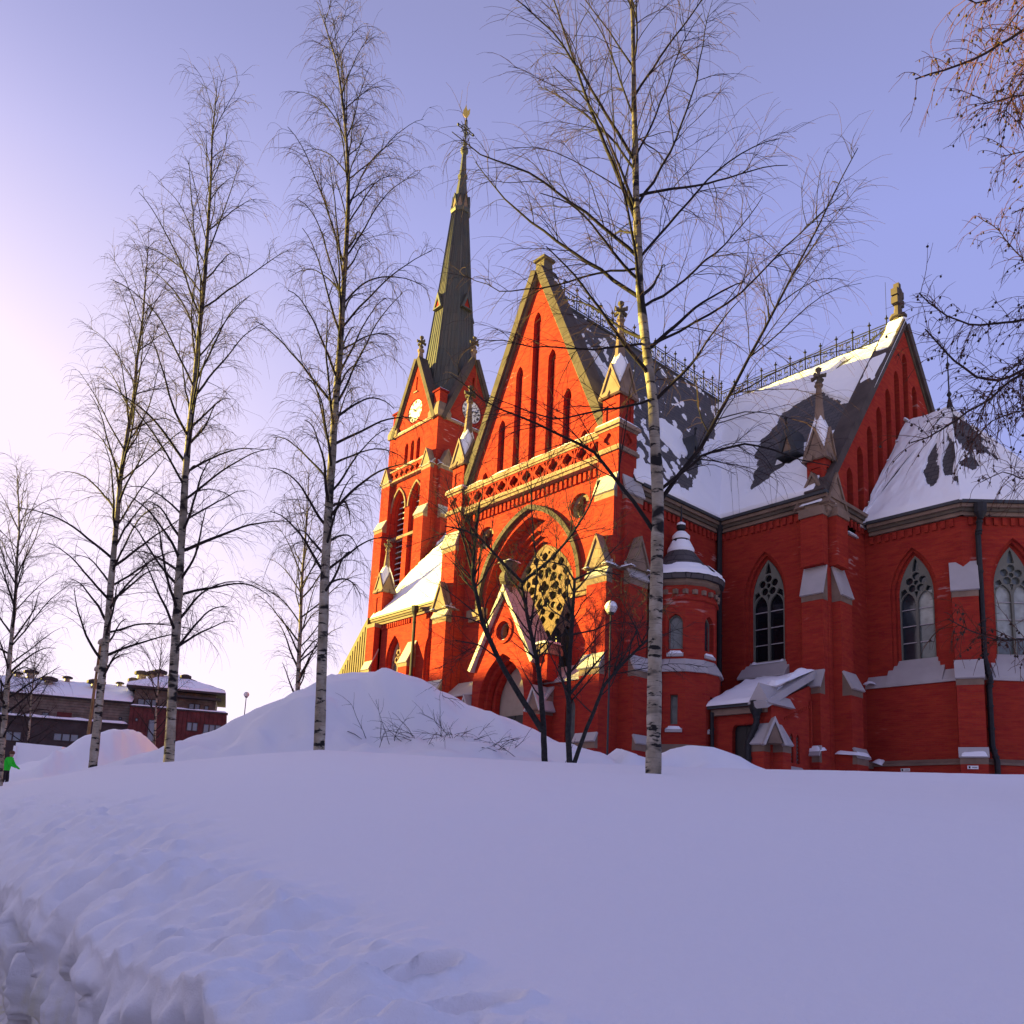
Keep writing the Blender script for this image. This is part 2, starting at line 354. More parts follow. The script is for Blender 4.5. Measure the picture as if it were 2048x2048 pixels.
def arch(cx, z0, hw, zs, za, n=9, bottom=True):
    rise = za - zs; c = (hw * hw - rise * rise) / (2 * hw); R = hw - c; a1 = math.acos(max(-1, min(1, -c / R)))
    right = [(cx + c + R * math.cos(a1 * i / n), zs + R * math.sin(a1 * i / n)) for i in range(n + 1)]
    left = [(2 * cx - x, z) for x, z in right[-2::-1]]
    return ([(cx - hw, z0), (cx + hw, z0)] if bottom else []) + right + left
def circ(cx, cz, r, n=16): return [(cx + r * math.cos(2 * math.pi * i / n), cz + r * math.sin(2 * math.pi * i / n)) for i in range(n)]
def foil(cx, cz, r, n=24, k=4): return [(cx + r * (0.66 + 0.34 * abs(math.cos(k / 2 * t))) * math.cos(t), cz + r * (0.66 + 0.34 * abs(math.cos(k / 2 * t))) * math.sin(t)) for t in [2 * math.pi * i / n for i in range(n)]]
def snow_sheet(O, U, V, nu, nv, thick, mask=None, edge=0.12, seed=0, N=None, mat='roof_snow'):
    O, U, V = map(lambda q: A(q, float), (O, U, V)); lu, lv = np.linalg.norm(U), np.linalg.norm(V)
    if N is None: N = np.cross(U, V); N = N / np.linalg.norm(N); N = N if N[2] > 0 else -N
    u, v = np.meshgrid(np.linspace(0, 1, nu), np.linspace(0, 1, nv), indexing='ij')
    d = np.minimum(np.minimum(u, 1 - u) * lu, np.minimum(v, 1 - v) * lv)
    h = np.clip(d / edge, 0, 1) ** 0.6
    if mask is not None: h = h * mask(u, v)
    keep = h > 0.02
    h = thick * h * (0.85 + 0.45 * fbm(u * lu * 0.9 + seed * 9.1, v * lv * 0.9, seed, 3)) - 0.01
    P = O + u[..., None] * U + v[..., None] * V + h[..., None] * A(N)
    idx = np.arange(nu * nv).reshape(nu, nv)
    F = np.stack([idx[:-1, :-1], idx[1:, :-1], idx[1:, 1:], idx[:-1, 1:]], -1).reshape(-1, 4)
    k = keep.ravel(); F = F[k[F].any(axis=1)]
    return P.reshape(-1, 3), F, mat
def poly_sd(x, y, poly, sy=1.0):
    """signed distance (negative inside) to a polygon, y scaled to metres"""
    P_ = A(poly, float) * A([1.0, sy]); y = y * sy; d = np.full(x.shape, 1e9); ins = np.zeros(x.shape, bool)
    for (x0, y0), (x1, y1) in zip(P_, np.roll(P_, -1, 0)):
        ex, ey = x1 - x0, y1 - y0; t = np.clip(((x - x0) * ex + (y - y0) * ey) / (ex * ex + ey * ey + 1e-12), 0, 1)
        d = np.minimum(d, np.hypot(x - x0 - t * ex, y - y0 - t * ey))
        ins ^= ((y0 > y) != (y1 > y)) & (x < (x1 - x0) * (y - y0) / (y1 - y0 + 1e-12) + x0)
    return np.where(ins, -d, d)
def snow_obj(name, parent, *sheets):
    o = put(name, fast_mesh(name, [q for q in sheets if len(q[1])]), parent); o['kind'] = 'stuff'; return o

# ------------------------------------------------------------------ the church
ZG = 1.8                                    # masonry goes below the snow
church = empty('church', (-30.33, 43.9, ZG))
tag(church, 'red brick gothic church with clock tower, green spire and snowy slate roofs', 'church')
XC = -30.33; YW = 27.55; YG = 27.45; XS = -24.30; YN = 34.95; YA = 43.9; XE = -18.5; ZE = 16.1; ZR = 28.1

def slope_caps(mb, c, N, w, stages, z0, top_h=0.8, m='tin'):
    """stepped buttress: centre c on the wall face, outward N, stages [(z_top, projection)] from the top down"""
    N = A([*N, 0.0]); W = A([-N[1], N[0], 0]); c = A([*c, 0.0])
    prof = [(-0.3, z0), (stages[-1][1], z0)]
    caps = []
    for k in range(len(stages) - 1, -1, -1):
        zt, p = stages[k]; up = stages[k - 1][1] if k else -0.05
        zc = zt + max(0.25, (p - up) * 1.9)
        if k == 0: zc = zt + top_h
        prof += [(p, zt), (up, zc)]; caps.append((p, zt, up, zc))
    prof += [(-0.3, prof[-1][1])]
    mb.loft([[c + n * N + z * Z3 + s * W * w / 2 for n, z in prof] for s in (-1, 1)], 'brick')
    for p, zt, up, zc in caps:
        d = A([zc - zt, p - up]); d = d / np.linalg.norm(d) * 0.09; t = A([p - up, -(zc - zt)]); t = t / np.linalg.norm(t) * 0.10
        q = [(p + t[0], zt + t[1]), (p + t[0] + d[0], zt + t[1] + d[1]), (up + d[0], zc + d[1]), (up, zc)]
        mb.loft([[c + n * N + z * Z3 + s * W * (w / 2 + 0.05) for n, z in q] for s in (-1, 1)], m)
        mb.loft([[c + n * N + z * Z3 + s * W * (w / 2 + 0.012) for n, z in ((p + 0.012, zt - 0.35), (p + 0.012, zt + 0.0), (up, zc), (up - 0.02, zt - 0.35))] for s in (-1, 1)], 'stone')
def gablet(mb, c, N, w, p, z, h, deep=0.6, m='stone'):
    """small stone gable standing at projection p in front of the wall point c"""
    N = A([*N, 0.0]); W = A([-N[1], N[0], 0]); c = A([*c, 0.0]); f = (c, W, Z3, N)
    mb.prism(f, [(-w / 2, z), (w / 2, z), (0, z + h)], p - deep, p, 'stone')
    for s in (-1, 1):
        a = A([s * (w / 2 + 0.08), z - 0.08]); b = A([0.0, z + h + 0.06]); d = A([b[1] - a[1], -(b[0] - a[0])]); d = d / np.linalg.norm(d) * 0.11 * (1 if s > 0 else -1)
        mb.prism(f, [tuple(a), tuple(a + d), (0, b[1] + 0.22), (0, b[1])], p - deep, p + 0.07, m)
def finial(mb, cx, cy, z, s=1.0, m='stone_dark'):
    mb.sq(cx, cy, [(z - 0.1, 0.10 * s), (z + 0.05, 0.17 * s), (z + 0.12, 0.17 * s), (z + 0.22, 0.09 * s), (z + 0.55 * s, 0.09 * s), (z + 0.8 * s, 0.08 * s)], m, 8)
    for k in range(4):
        a = k * math.pi / 2; dx, dy = math.cos(a), math.sin(a)
        mb.tube([(cx, cy, z + 0.42 * s), (cx + dx * 0.2 * s, cy + dy * 0.2 * s, z + 0.46 * s), (cx + dx * 0.36 * s, cy + dy * 0.36 * s, z + 0.40 * s), (cx + dx * 0.40 * s, cy + dy * 0.40 * s, z + 0.52 * s)], [0.09 * s, 0.10 * s, 0.11 * s, 0.05 * s], 6, m)
    mb.sq(cx, cy, [(z + 0.72 * s, 0.09 * s), (z + 0.80 * s, 0.15 * s), (z + 0.90 * s, 0.15 * s), (z + 0.98 * s, 0.06 * s)], m, 8)
def pinnacle(cx, cy, h, z0, zs, zg, zr, zt):
    mb = MB('brick'); k = h - 0.06
    mb.sq(cx, cy, [(z0, k), (zs, k)], 'brick')
    for sx in (-1, 1):
        for sy in (-1, 1): mb.box(cx + sx * (h - 0.10) - 0.10, cx + sx * (h - 0.10) + 0.10, cy + sy * (h - 0.10) - 0.10, cy + sy * (h - 0.10) + 0.10, z0, zs, 'brick')
    mb.sq(cx, cy, [(zs - 0.42, h + 0.002), (zs + 0.1, h + 0.004)], 'brick')
    g = zg - zs
    for N in ((1, 0), (-1, 0), (0, 1), (0, -1)): gablet(mb, (cx, cy), N, 2 * h + 0.06, h + 0.06, zs, g * 0.82, h * 0.95, 'stone')
    mb.sq(cx, cy, [(zs + g * 0.35, h * 0.80), (zg, h * 0.56), (zr, 0.115), (zr + 0.06, 0.19), (zr + 0.14, 0.19), (zr + 0.18, 0.10)], 'stone', 8)
    finial(mb, cx, cy, zr + 0.15, (zt - zr) / 0.98)
    o = mb.build('pinnacle', church)
    sh = []
    for sx, sy in ((1, -1), (1, 1), (-1, -1)):
        b = A([cx + sx * h * 1.02, cy + sy * h * 1.02, zs + g * 0.28])
        sh.append(snow_sheet(b + A([0, 0, 0.05]), A([-sx * h * 0.95, 0, g * 0.62]), A([0, -sy * h * 0.95, g * 0.62]), 9, 9, 0.10, None, 0.10, cx))
    snow_obj('snow', o, *sh)
    return o
def angle_piers(cx, cy, half, sx, w, stages, gab=None, z0=ZG, top_h=0.8):
    """front and side buttress of a corner; core faces at cy-half and cx+sx*half"""
    for c, N in (((cx + sx * (half - w / 2 - 0.02), cy - half), (0, -1)), ((cx + sx * half, cy - half + w / 2 + 0.35), (sx, 0))):
        mb = MB('brick'); slope_caps(mb, c, N, w, stages, z0, top_h)
        if gab: gablet(mb, c, N, w * 0.86, gab[2], gab[0], gab[1], gab[2] + 0.25)
        o = mb.build('buttress', church)
        if gab:
            cc = A([*c, gab[0] + 0.02]); Nn = A([*N, 0.0]); W = A([-Nn[1], Nn[0], 0])
            snow_obj('snow', o, snow_sheet(cc + W * (w / 2 + 0.18) + Nn * 0.02, Nn * (gab[2] + 0.1), -W * 0.35, 8, 6, 0.14, None, 0.1, cx), snow_sheet(cc - W * (w / 2 + 0.18) + Nn * 0.02, Nn * (gab[2] + 0.1), W * 0.35, 8, 6, 0.14, None, 0.1, cy))
def window(fr, cx, z0, hw, zs, za, depth, panes, parent=church, rows=4, frame='window_frame'):
    """two-light traceried window; panes = function(light, row) -> glass"""
    mb = MB(frame); b = 0.065; mid = 0.055
    lw = (hw - b - mid) / 2; lc = [cx - mid - lw, cx + mid + lw]; zl = zs - 0.35; zla = zl + lw * 1.7
    R = hw * 0.66; rc = zla + R * 0.86
    holes = [arch(c, z0 + 0.10, lw, zl, zla, 7) for c in lc]
    holes += [circ(cx + R * 0.62 * math.cos(math.pi / 2 + 2 * math.pi * i / 5), rc + R * 0.62 * math.sin(math.pi / 2 + 2 * math.pi * i / 5), R * 0.335, 12) for i in range(5)]
    holes += [circ(cx, rc, R * 0.22, 10)]
    for s_ in (-1, 1): holes.append([(cx + s_ * (hw - b), zla - 0.30), (cx + s_ * (hw - b - 0.02), zla + 0.12), (cx + s_ * (R * 0.98), rc - R * 0.42), (cx + s_ * (R * 0.78), rc - R * 0.78), (cx + s_ * (mid + lw * 1.72), zla - 0.12)][::s_])
    holes.append([(cx - 0.09, zla + 0.02), (cx, zla - 0.28), (cx + 0.09, zla + 0.02), (cx, zla + 0.03)])
    holes.append([(cx - 0.16, rc + R * 1.07), (cx + 0.16, rc + R * 1.07), (cx + 0.07, za - 0.26), (cx, za - 0.12), (cx - 0.07, za - 0.26)])
    mb.plate(fr, arch(cx, z0, hw, zs, za), holes, -depth, -depth + 0.12, frame, None, True)
    dz = (zla - z0 - 0.1) / rows
    for k in range(1, rows):
        for c in lc: mb.prism(fr, rect(c - lw, c + lw, z0 + 0.1 + k * dz - 0.02, z0 + 0.1 + k * dz + 0.02), -depth - 0.01, -depth + 0.04, 'tin')
    o = mb.build('window', parent)
    for i, c in enumerate(lc):
        for k in range(rows):
            p = MB(panes(i, k)); u0, u1 = c - lw - 0.03, c + lw + 0.03; v0 = z0 + 0.1 + k * dz; v1 = v0 + dz
            p.prism(fr, rect(u0, u1, v0 + 0.01, v1 - 0.01 if k < rows - 1 else v1 + 0.02), -depth - 0.06, -depth - 0.03); p.build('pane', o)
    p = MB(panes(2, 0)); p.prism(fr, arch(cx, zla + 0.02, hw * 0.93, max(zs, zla + 0.05), za - 0.08, 7), -depth - 0.07, -depth - 0.04); p.build('pane', o)
    return o
def arched_opening(mb, fr, cx, z0, hw, zs, za, n1, steps, m='brick'):
    """stepped brick reveals inside a wall hole of half-width hw: steps [(inset, depth)]"""
    pw, pd = 0, 0
    for ins, dep in steps:
        mb.plate(fr, arch(cx, z0, hw - pw + 0.03, zs, za - pw * 1.1 + 0.03), [arch(cx, z0 + 0.0, hw - ins, zs, za - ins * 1.1)], n1 - dep - 0.3, n1 - dep, m)
        pw = ins
def strip(mb, fr, u0, u1, z, h, n0, n1, m='stone'): mb.prism(fr, rect(u0, u1, z, z + h), n0, n1, m)
def dentils(mb, fr, u0, u1, z, n=None, pitch=0.30, h=0.34, d=0.10, n0=0.0, m='brick'):
    k = n or max(2, int((u1 - u0) / pitch)); p = (u1 - u0) / k
    for i in range(k):
        mb.prism(fr, rect(u0 + p * (i + 0.25), u0 + p * (i + 0.75), z, z + h), n0 - 0.02, n0 + d, m)
def cornice(fr, u0, u1, z, n0=0.0, gutter=True):
    mb = MB('stone')
    strip(mb, fr, u0, u1, z, 0.17, n0 - 0.1, n0 + 0.16, 'stone'); strip(mb, fr, u0, u1, z + 0.173, 0.16, n0 - 0.1, n0 + 0.26, 'stone_dark'); strip(mb, fr, u0, u1, z + 0.336, 0.16, n0 - 0.1, n0 + 0.36, 'stone')
    if gutter: strip(mb, fr, u0, u1, z + 0.50, 0.14, n0 + 0.15, n0 + 0.46, 'lead')
    return mb.build('cornice', church)
def coping(fr, a, b, n0, n1, t=0.35, m='stone_coping', name='coping'):
    a, b = A(a, float), A(b, float); d = (b - a) / np.linalg.norm(b - a); nn = A([-d[1], d[0]]); nn = nn if nn[1] > 0 else -nn
    mb = MB(m); q = [a, b, b + nn * t, a + nn * t]
    mb.prism(fr, [tuple(p) for p in q], n0, n1, m); q2 = [a - nn * 0.12, b - nn * 0.12, b, a]
    mb.prism(fr, [tuple(p) for p in q2], n0, n1 - 0.14, 'stone_dark')
    return mb.build(name, church)

# ---- transept front: wall with the great arch, balustrade, gable
fw = FY(YW); mb = MB('brick')
ARC = dict(cx=XC, z0=2.5, hw=3.25, zs=11.6, za=15.75)
mb.plate(fw, rect(XC - 5.7, XC + 5.7, ZG, 18.6), [arch(ARC['cx'], ARC['z0'], ARC['hw'], ARC['zs'], ARC['za'], 12), circ(XC - 3.42, 15.45, 0.62), circ(XC + 3.42, 15.45, 0.62)], -0.55, 0.0)
arched_opening(mb, fw, XC, 2.5, 3.25, 11.6, 15.75, 0.0, [(0.50, 0.55), (0.72, 0.75), (0.92, 0.95), (1.08, 1.15)])
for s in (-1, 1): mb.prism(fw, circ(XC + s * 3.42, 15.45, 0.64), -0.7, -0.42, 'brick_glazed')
for s in (-1, 1): mb.plate(fw, circ(XC + s * 3.42, 15.45, 0.64), [foil(XC + s * 3.42, 15.45, 0.5)], -0.40, -0.2, 'stone')
dentils(mb, fw, XC - 4.9, XC + 4.9, 16.55, pitch=0.31, h=0.50, d=0.13)
mb.prism(fw, rect(XC - 5.0, XC + 5.0, 17.06, 17.3), -0.05, 0.14, 'brick')
mb.build('wall', church)
mb = MB('stone')                                                     # hood mould of the great arch
o1 = arch(XC, 11.5, 3.78, 11.6, 16.35, 14, False); i1 = arch(XC, 11.5, 3.55, 11.6, 16.10, 14, False)
mb.plate(fw, o1 + i1[::-1], [], -0.05, 0.22, 'stone_coping')
for s in (-1, 1): mb.prism(fw, rect(XC + s * 3.75 - 0.65, XC + s * 3.75 + 0.65, 11.15, 11.55), -0.1, 0.26, 'stone'); mb.prism(fw, rect(XC + s * 3.75 - 0.60, XC + s * 3.75 + 0.60, 10.95, 11.15), -0.1, 0.15, 'stone_pale')
mb.build('hood_mould', church)
# the great traceried window
mb = MB('stone_pale'); ZC = 12.3
holes = [foil(XC, ZC, 0.40, 16)]
def petal(t, r0, r1, w): 
    c_, s_ = math.cos(t), math.sin(t); return [(XC + c_ * r - s_ * q, ZC + s_ * r + c_ * q) for r, q in ((r0, 0), (r0 + (r1 - r0) * .35, -w * .7), (r0 + (r1 - r0) * .75, -w), (r1, 0), (r0 + (r1 - r0) * .75, w), (r0 + (r1 - r0) * .35, w * .7))]
holes += [petal(2 * math.pi * i / 10, 0.47, 1.10, 0.235) for i in range(10)]
holes += [circ(XC + 1.21 * math.cos(2 * math.pi * (i + .5) / 10), ZC + 1.21 * math.sin(2 * math.pi * (i + .5) / 10), 0.18, 8) for i in range(10)]
holes += [foil(XC + 1.66 * math.cos(2 * math.pi * i / 16), ZC + 1.66 * math.sin(2 * math.pi * i / 16), 0.235, 12) for i in range(16)]
holes += [circ(XC + s * 0.30, 14.12, 0.09, 7) for s in (-1, 1)] + [circ(XC + s * 1.74, 10.55, 0.2, 8) for s in (-1, 1)] + [circ(XC + s * 1.05, 10.42, 0.16, 8) for s in (-1, 1)]
for k in range(6): holes.append(arch(XC - 1.75 + 0.70 * k, 7.6, 0.31, 9.6, 10.1, 6))
mb.plate(fw, arch(XC, 7.3, 2.20, 11.6, 14.6, 12), holes, -1.35, -1.12, 'stone_tracery', 'stone_dark', True)
gw = mb.build('window', church)
tag(gw, 'great arched window with a rose of stone tracery')
mb = MB('glass_amber'); mb.prism(fw, arch(XC, 7.3, 2.16, 11.6, 14.5, 12), -1.5, -1.42); mb.build('pane', gw)
mb = MB('brick'); mb.prism(fw, rect(XC - 2.6, XC + 2.6, ZG, 7.3), -1.4, -1.10); mb.build('wall', church)
# gable
GA = 29.3; GH = 4.95; GZ = 18.4; fg = FY(YG); mb = MB('brick')
lan = [(k, 27.05 - abs(k) * 2.62) for k in (-3, -2, -1, 0, 1, 2, 3)]
mb.plate(fg, [(XC - GH, GZ), (XC + GH, GZ), (XC, GA)], [arch(XC + k * 1.22, GZ + 0.15, 0.27, zt - 0.55, zt, 5) for k, zt in lan], -0.75, 0.0)
mb.build('gable', church)
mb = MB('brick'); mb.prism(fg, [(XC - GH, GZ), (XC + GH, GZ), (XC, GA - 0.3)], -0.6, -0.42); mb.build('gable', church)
for k, zt in lan:
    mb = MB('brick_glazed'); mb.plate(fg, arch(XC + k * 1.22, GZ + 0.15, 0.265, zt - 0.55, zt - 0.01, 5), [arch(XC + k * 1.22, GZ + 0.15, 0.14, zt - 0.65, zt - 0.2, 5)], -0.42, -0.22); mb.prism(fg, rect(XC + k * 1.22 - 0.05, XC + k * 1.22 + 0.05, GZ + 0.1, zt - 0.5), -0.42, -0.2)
    mb.build('blind_lancet', church)
for s in (-1, 1): coping(fg, (XC + s * (GH + 0.25), GZ - 0.3), (XC, GA + 0.05), -0.85, 0.30, 0.42)
mb = MB('stone_dark'); mb.sq(XC, YG + 0.3, [(GA - 0.2, 0.36), (GA + 0.75, 0.30), (GA + 0.78, 0.42), (GA + 0.92, 0.42), (GA + 0.95, 0.2)], 'stone_dark'); mb.build('apex_stone', church)
snow_obj('coping_snow', church, snow_sheet((XC + 0.5, YG - 0.1, GA - 0.2), (GH - 0.4, 0, -(GA - GZ) * (GH - 0.4) / GH), (0, 0.9, 0), 60, 8, 0.10, lambda u, v: sstep(-0.2, 0.25, fbm(u * 9, v * 1.5, 2, 3)) * sstep(0.3, 0.6, v), 0.1, 3))
# balustrade in front of the gable
fb = FY(27.15); mb = MB('stone')
BX0, BX1 = XC - 5.25, XC + 5.25
strip(mb, fb, BX0, BX1, 17.18, 0.18, -0.5, 0.10, 'stone_pale'); strip(mb, fb, BX0, BX1, 17.02, 0.157, -0.5, 0.03, 'stone'); strip(mb, fb, BX0, BX1, 18.32, 0.20, -0.34, 0.10, 'stone_pale'); strip(mb, fb, BX0, BX1, 18.2, 0.117, -0.30, 0.04, 'stone')
bal = mb.build('balustrade', church)
NP = 11; pw = (BX1 - BX0) / NP; mb = MB('brick')
fl = (A([0, 0, 0.0]), A([1.0, 0, 0]), Z3, A([0, -1.0, 0])); t3 = 0.17
mb.plate(fl, rect(-pw / 2, pw / 2, 0, 0.84), [foil(0, 0.42, 0.33, 20)] + [[(sx * (pw / 2 - 0.04), 0.42 + sy * 0.36), (sx * (pw / 2 - 0.04 - t3), 0.42 + sy * 0.36), (sx * (pw / 2 - 0.04), 0.42 + sy * (0.36 - 0.28))] for sx in (-1, 1) for sy in (-1, 1)], -0.22, 0.0, None, None, True)
p0 = mb.build('panel', bal); p0.location = (BX0 + pw / 2, 27.15, 17.36)
for i in range(1, NP):
    c = p0.copy(); COL.objects.link(c); c.parent = bal; c.location = (BX0 + pw * (i + .5), 27.15, 17.36)
snow_obj('snow', bal, snow_sheet((BX0, 27.02, 18.52), (BX1 - BX0, 0, 0), (0, 0.5, 0), 120, 7, 0.16, lambda u, v: 0.55 + 0.45 * sstep(-.3, .2, fbm(u * 14, v, 5, 2)), 0.10, 1), snow_sheet((BX0, 27.06, 17.36), (BX1 - BX0, 0, 0), (0, 0.1, 0), 90, 4, 0.05, None, 0.04, 4))
# corner piers of the transept front
PST = [(15.30, 0.20), (11.30, 0.55), (7.20, 0.85), (4.05, 1.0)]
for s in (-1, 1):
    cx = XC + s * 5.63; cy = 27.63; mb = MB('brick')
    mb.sq(cx, cy, [(ZG, 0.62), (17.2, 0.62)], 'brick')
    for z, h, hh, m in ((17.2, 0.16, 0.72, 'stone'), (17.363, 0.10, 0.66, 'stone_pale'), (18.30, 0.12, 0.66, 'stone'), (18.423, 0.18, 0.76, 'stone_pale')): mb.sq(cx, cy, [(z, hh), (z + h, hh)], m)
    mb.sq(cx, cy, [(17.3, 0.50), (18.5, 0.50)], 'brick')
    for f, u, e_ in (((FY(cy - 0.62)), cx, 0.0), (FX(cx + 0.617), cy, 0.145)):
        mb.plate(f, rect(u - 0.62 + e_, u + 0.617, 17.465, 18.30), [foil(u, 17.88, 0.30, 20)], -0.14, 0.0, 'brick')
    pier = mb.build('pier', church)
    snow_obj('snow', pier, snow_sheet((cx - 0.76, cy - 0.76, 18.60), (1.52, 0, 0), (0, 1.52, 0), 16, 16, 0.17, None, 0.12, 2 + s))
    angle_piers(cx, cy, 0.62, s, 1.16, PST, (11.70, 1.25, 0.62))
    pinnacle(cx, cy, 0.50, 18.6, 20.05, 21.7, 24.0, 24.95)
# portal
fp = FY(26.0); mb = MB('brick'); PC = XC + 0.18
mb.plate(fp, [(PC - 2.15, ZG), (PC + 2.15, ZG), (PC + 2.15, 7.4), (PC + 1.75, 8.5), (PC, 11.3), (PC - 1.75, 8.5), (PC - 2.15, 7.4)], [arch(PC, ZG + 0.05, 1.62, 6.1, 8.45, 10), circ(PC, 9.55, 0.46, 18)], -1.5, 0.0)
arched_opening(mb, fp, PC, ZG + .05, 1.62, 6.1, 8.45, 0.0, [(0.22, 0.35), (0.42, 0.7)], 'brick')
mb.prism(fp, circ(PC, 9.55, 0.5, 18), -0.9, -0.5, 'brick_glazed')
por = mb.build('portal', church)
mb = MB('stone'); mb.plate(fp, circ(PC, 9.55, 0.47, 18), [foil(PC, 9.55, 0.38, 18, 3)], -0.45, -0.2, 'stone'); mb.build('trefoil', por)
mb = MB('brick'); mb.plate(fp, circ(PC, 9.55, 0.64, 20), [circ(PC, 9.55, 0.47, 20)], -0.1, 0.08, 'brick'); mb.build('ring', por)
mb = MB('plaster'); mb.prism(fp, arch(PC, ZG, 1.25, 6.1, 8.0), -1.25, -1.05); mb.build('tympanum', por)
mb = MB('door_dark')
for s in (-1, 1): mb.prism(fp, rect(PC + s * 0.52 - 0.5, PC + s * 0.52 + 0.5, ZG, 5.6), -1.05, -0.98)
mb.build('door', por)
mb = MB('tin')
for s in (-1, 1):
    a = A([PC + s * 2.15, 7.75]); b = A([PC, 11.5]); d = (b - a) / np.linalg.norm(b - a); nn = A([-d[1], d[0]]); nn = nn if nn[1] > 0 else -nn
    mb.prism(fp, [tuple(a), tuple(b), (PC, b[1] + 0.32), tuple(a + nn * 0.2)], -1.5, 0.22, 'tin')
mb.build('coping', por)
mb = MB('stone_dark'); mb.sq(PC, 26.15, [(11.4, 0.22), (11.8, 0.18), (11.95, 0.40), (12.15, 0.46), (12.35, 0.40), (12.5, 0.30), (12.75, 0.46), (12.95, 0.36), (13.1, 0.1)], 'stone_dark', 8); fo = mb.build('finial', por)
snow_obj('snow', por, snow_sheet((PC - 0.42, 25.75, 12.95), (0.84, 0, 0), (0, 0.8, 0), 10, 10, 0.2, None, 0.25, 8), snow_sheet((PC - 0.5, 25.98, 9.1), (1.0, 0, 0), (0, 0.5, 0), 8, 6, 0.12, lambda u, v: (abs(u - .5) < .3) * 1.0, 0.1, 8))
for s in (-1, 1):                                                    # low flank walls and little buttresses beside the portal
    mb = MB('brick'); x0, x1 = sorted((PC + s * 2.15, XC + s * 5.05))
    f2 = FY(26.75); xm = (x0 + x1) / 2
    mb.plate(f2, rect(x0, x1, ZG, 6.85), [arch(xm + s * 0.35, 3.6, 0.30, 5.6, 6.15, 6)], -0.4, 0.0)
    mb.prism(f2, arch(xm + s * 0.35, 3.6, 0.32, 5.6, 6.17, 6), -0.45, -0.3, 'glass_grey')
    mb.loft([[(x, y, z) for y, z in ((26.63, 6.85), (26.63, 6.95), (27.5, 7.75), (27.5, 6.85))] for x in (x0, x1)], 'tin')
    mb.build('flank_wall', church)
    mb = MB('brick'); slope_caps(mb, (PC + s * 2.45, 26.75), (0, -1), 0.62, [(5.7, 0.75)], ZG, 0.95)
    gablet(mb, (PC + s * 2.45, 26.75), (0, -1), 0.74, 0.95, 5.55, 0.85, 0.9, 'tin'); mb.build('buttress', church)
mb = MB('brick'); mb.sq(PC + 2.55, 26.5, [(6.9, 0.36), (8.1, 0.36)], 'brick'); mb.sq(PC + 2.55, 26.5, [(8.1, 0.5), (8.35, 0.5), (8.75, 0.30)], 'stone'); pst = mb.build('pedestal', church)
snow_obj('snow', pst, snow_sheet((PC + 2.05, 26.0, 8.6), (1.0, 0, 0), (0, 1.0, 0), 10, 10, 0.25, None, 0.2, 5))
# pointed shelf over the flank
# ---- transept side wall (+X) and roofs
fs = FX(XS); mb = MB('brick'); mb.plate(fs, rect(27.6, YN + 0.3, ZG, 16.0), [], -0.5, 0.0); dentils(mb, fs, 28.6, YN - 0.1, 15.0, pitch=0.34, h=0.36, d=0.10); mb.build('wall', church)
mb = MB('brick'); mb.box(XC - 6.0, XC - 5.5, 27.7, YN, ZG, 16.0); mb.build('wall', church); mb = MB('brick'); mb.box(XC - 6.0, XC + 6.0, 52.9, 60.2, ZG, 16.0); mb.build('wall', church)
cornice(fs, 28.55, YN - 0.36, 15.4)
def prism_roof(name, pts, thick=0.0):
    pass
TE = 6.45
mb = MB('slate'); zt = lambda x: ZR + 0.25 - abs(x - XC) * (ZR + 0.25 - ZE + 0.1) / TE
mb.loft([[(XC - TE, y, ZE - 0.1), (XC + TE, y, ZE - 0.1), (XC, y, ZR + 0.25)] for y in (28.05, 60.2)], 'slate'); troof = mb.build('roof', church)
NH = YA - YN + 0.4
mb = MB('slate'); mb.loft([[(x, YA - NH, ZE - 0.05), (x, YA + NH, ZE - 0.05), (x, YA, ZR)] for x in (-56.0, XE - 0.3)], 'slate'); nroof = mb.build('roof', church)
SLT = (ZR + 0.25 - ZE + 0.1) / TE; SLN = (ZR - ZE + 0.05) / NH
# snow on the transept side slope: eave band, valley, streaks
def mask_t(u, v):                                                    # u along Y 28.05..43.9, v from eave (0) to ridge (1)
    y = 28.05 + u * 15.85; yv = YA - NH * (1 - v)
    n = fbm(y * 0.6, v * 8, 1, 4); n2 = fbm(y * 2.3, v * 30, 6, 3)
    sd = poly_sd(y, v, [(44.6, 1.05), (40.6, 0.71), (38.7, 0.56), (36.0, 0.36), (33.3, 0.10), (31.0, 0.06), (29.6, 0.12), (28.2, 0.17), (27, 0.2), (27, 1.05)], 13.9)
    m = sstep(-0.12, 0.10, sd + 0.55 * n + 0.30 * n2)
    isl = sstep(0.10, -0.10, poly_sd(y, v, [(35.3, 0.50), (33.6, 0.50), (32.6, 0.36), (33.4, 0.27), (34.4, 0.33)], 13.9) + 0.4 * n + 0.25 * n2)
    st = fbm(y * 2.2 + v * 3, v * 26 - y * 1.1, 4, 3); low = sstep(0.62, 0.2, v) * sstep(36, 31, y)
    streak = sstep(0.40, 0.50, st + 0.22 * low + 0.10 * n) * 0.6
    wedge = sstep(0.06, -0.06, poly_sd(y, v, [(29.6, 0.80), (30.5, 0.62), (30.8, 0.50), (30.0, 0.56)], 13.9) + 0.15 * n2)
    return np.maximum.reduce([m, isl, streak, wedge]) * (y < yv + 1.2)
snow_obj('snow', troof, snow_sheet((XC + TE, 28.05, ZE - 0.1), (0, 15.85, 0), (-TE, 0, TE * SLT), 220, 170, 0.16, mask_t, 0.05, 1))
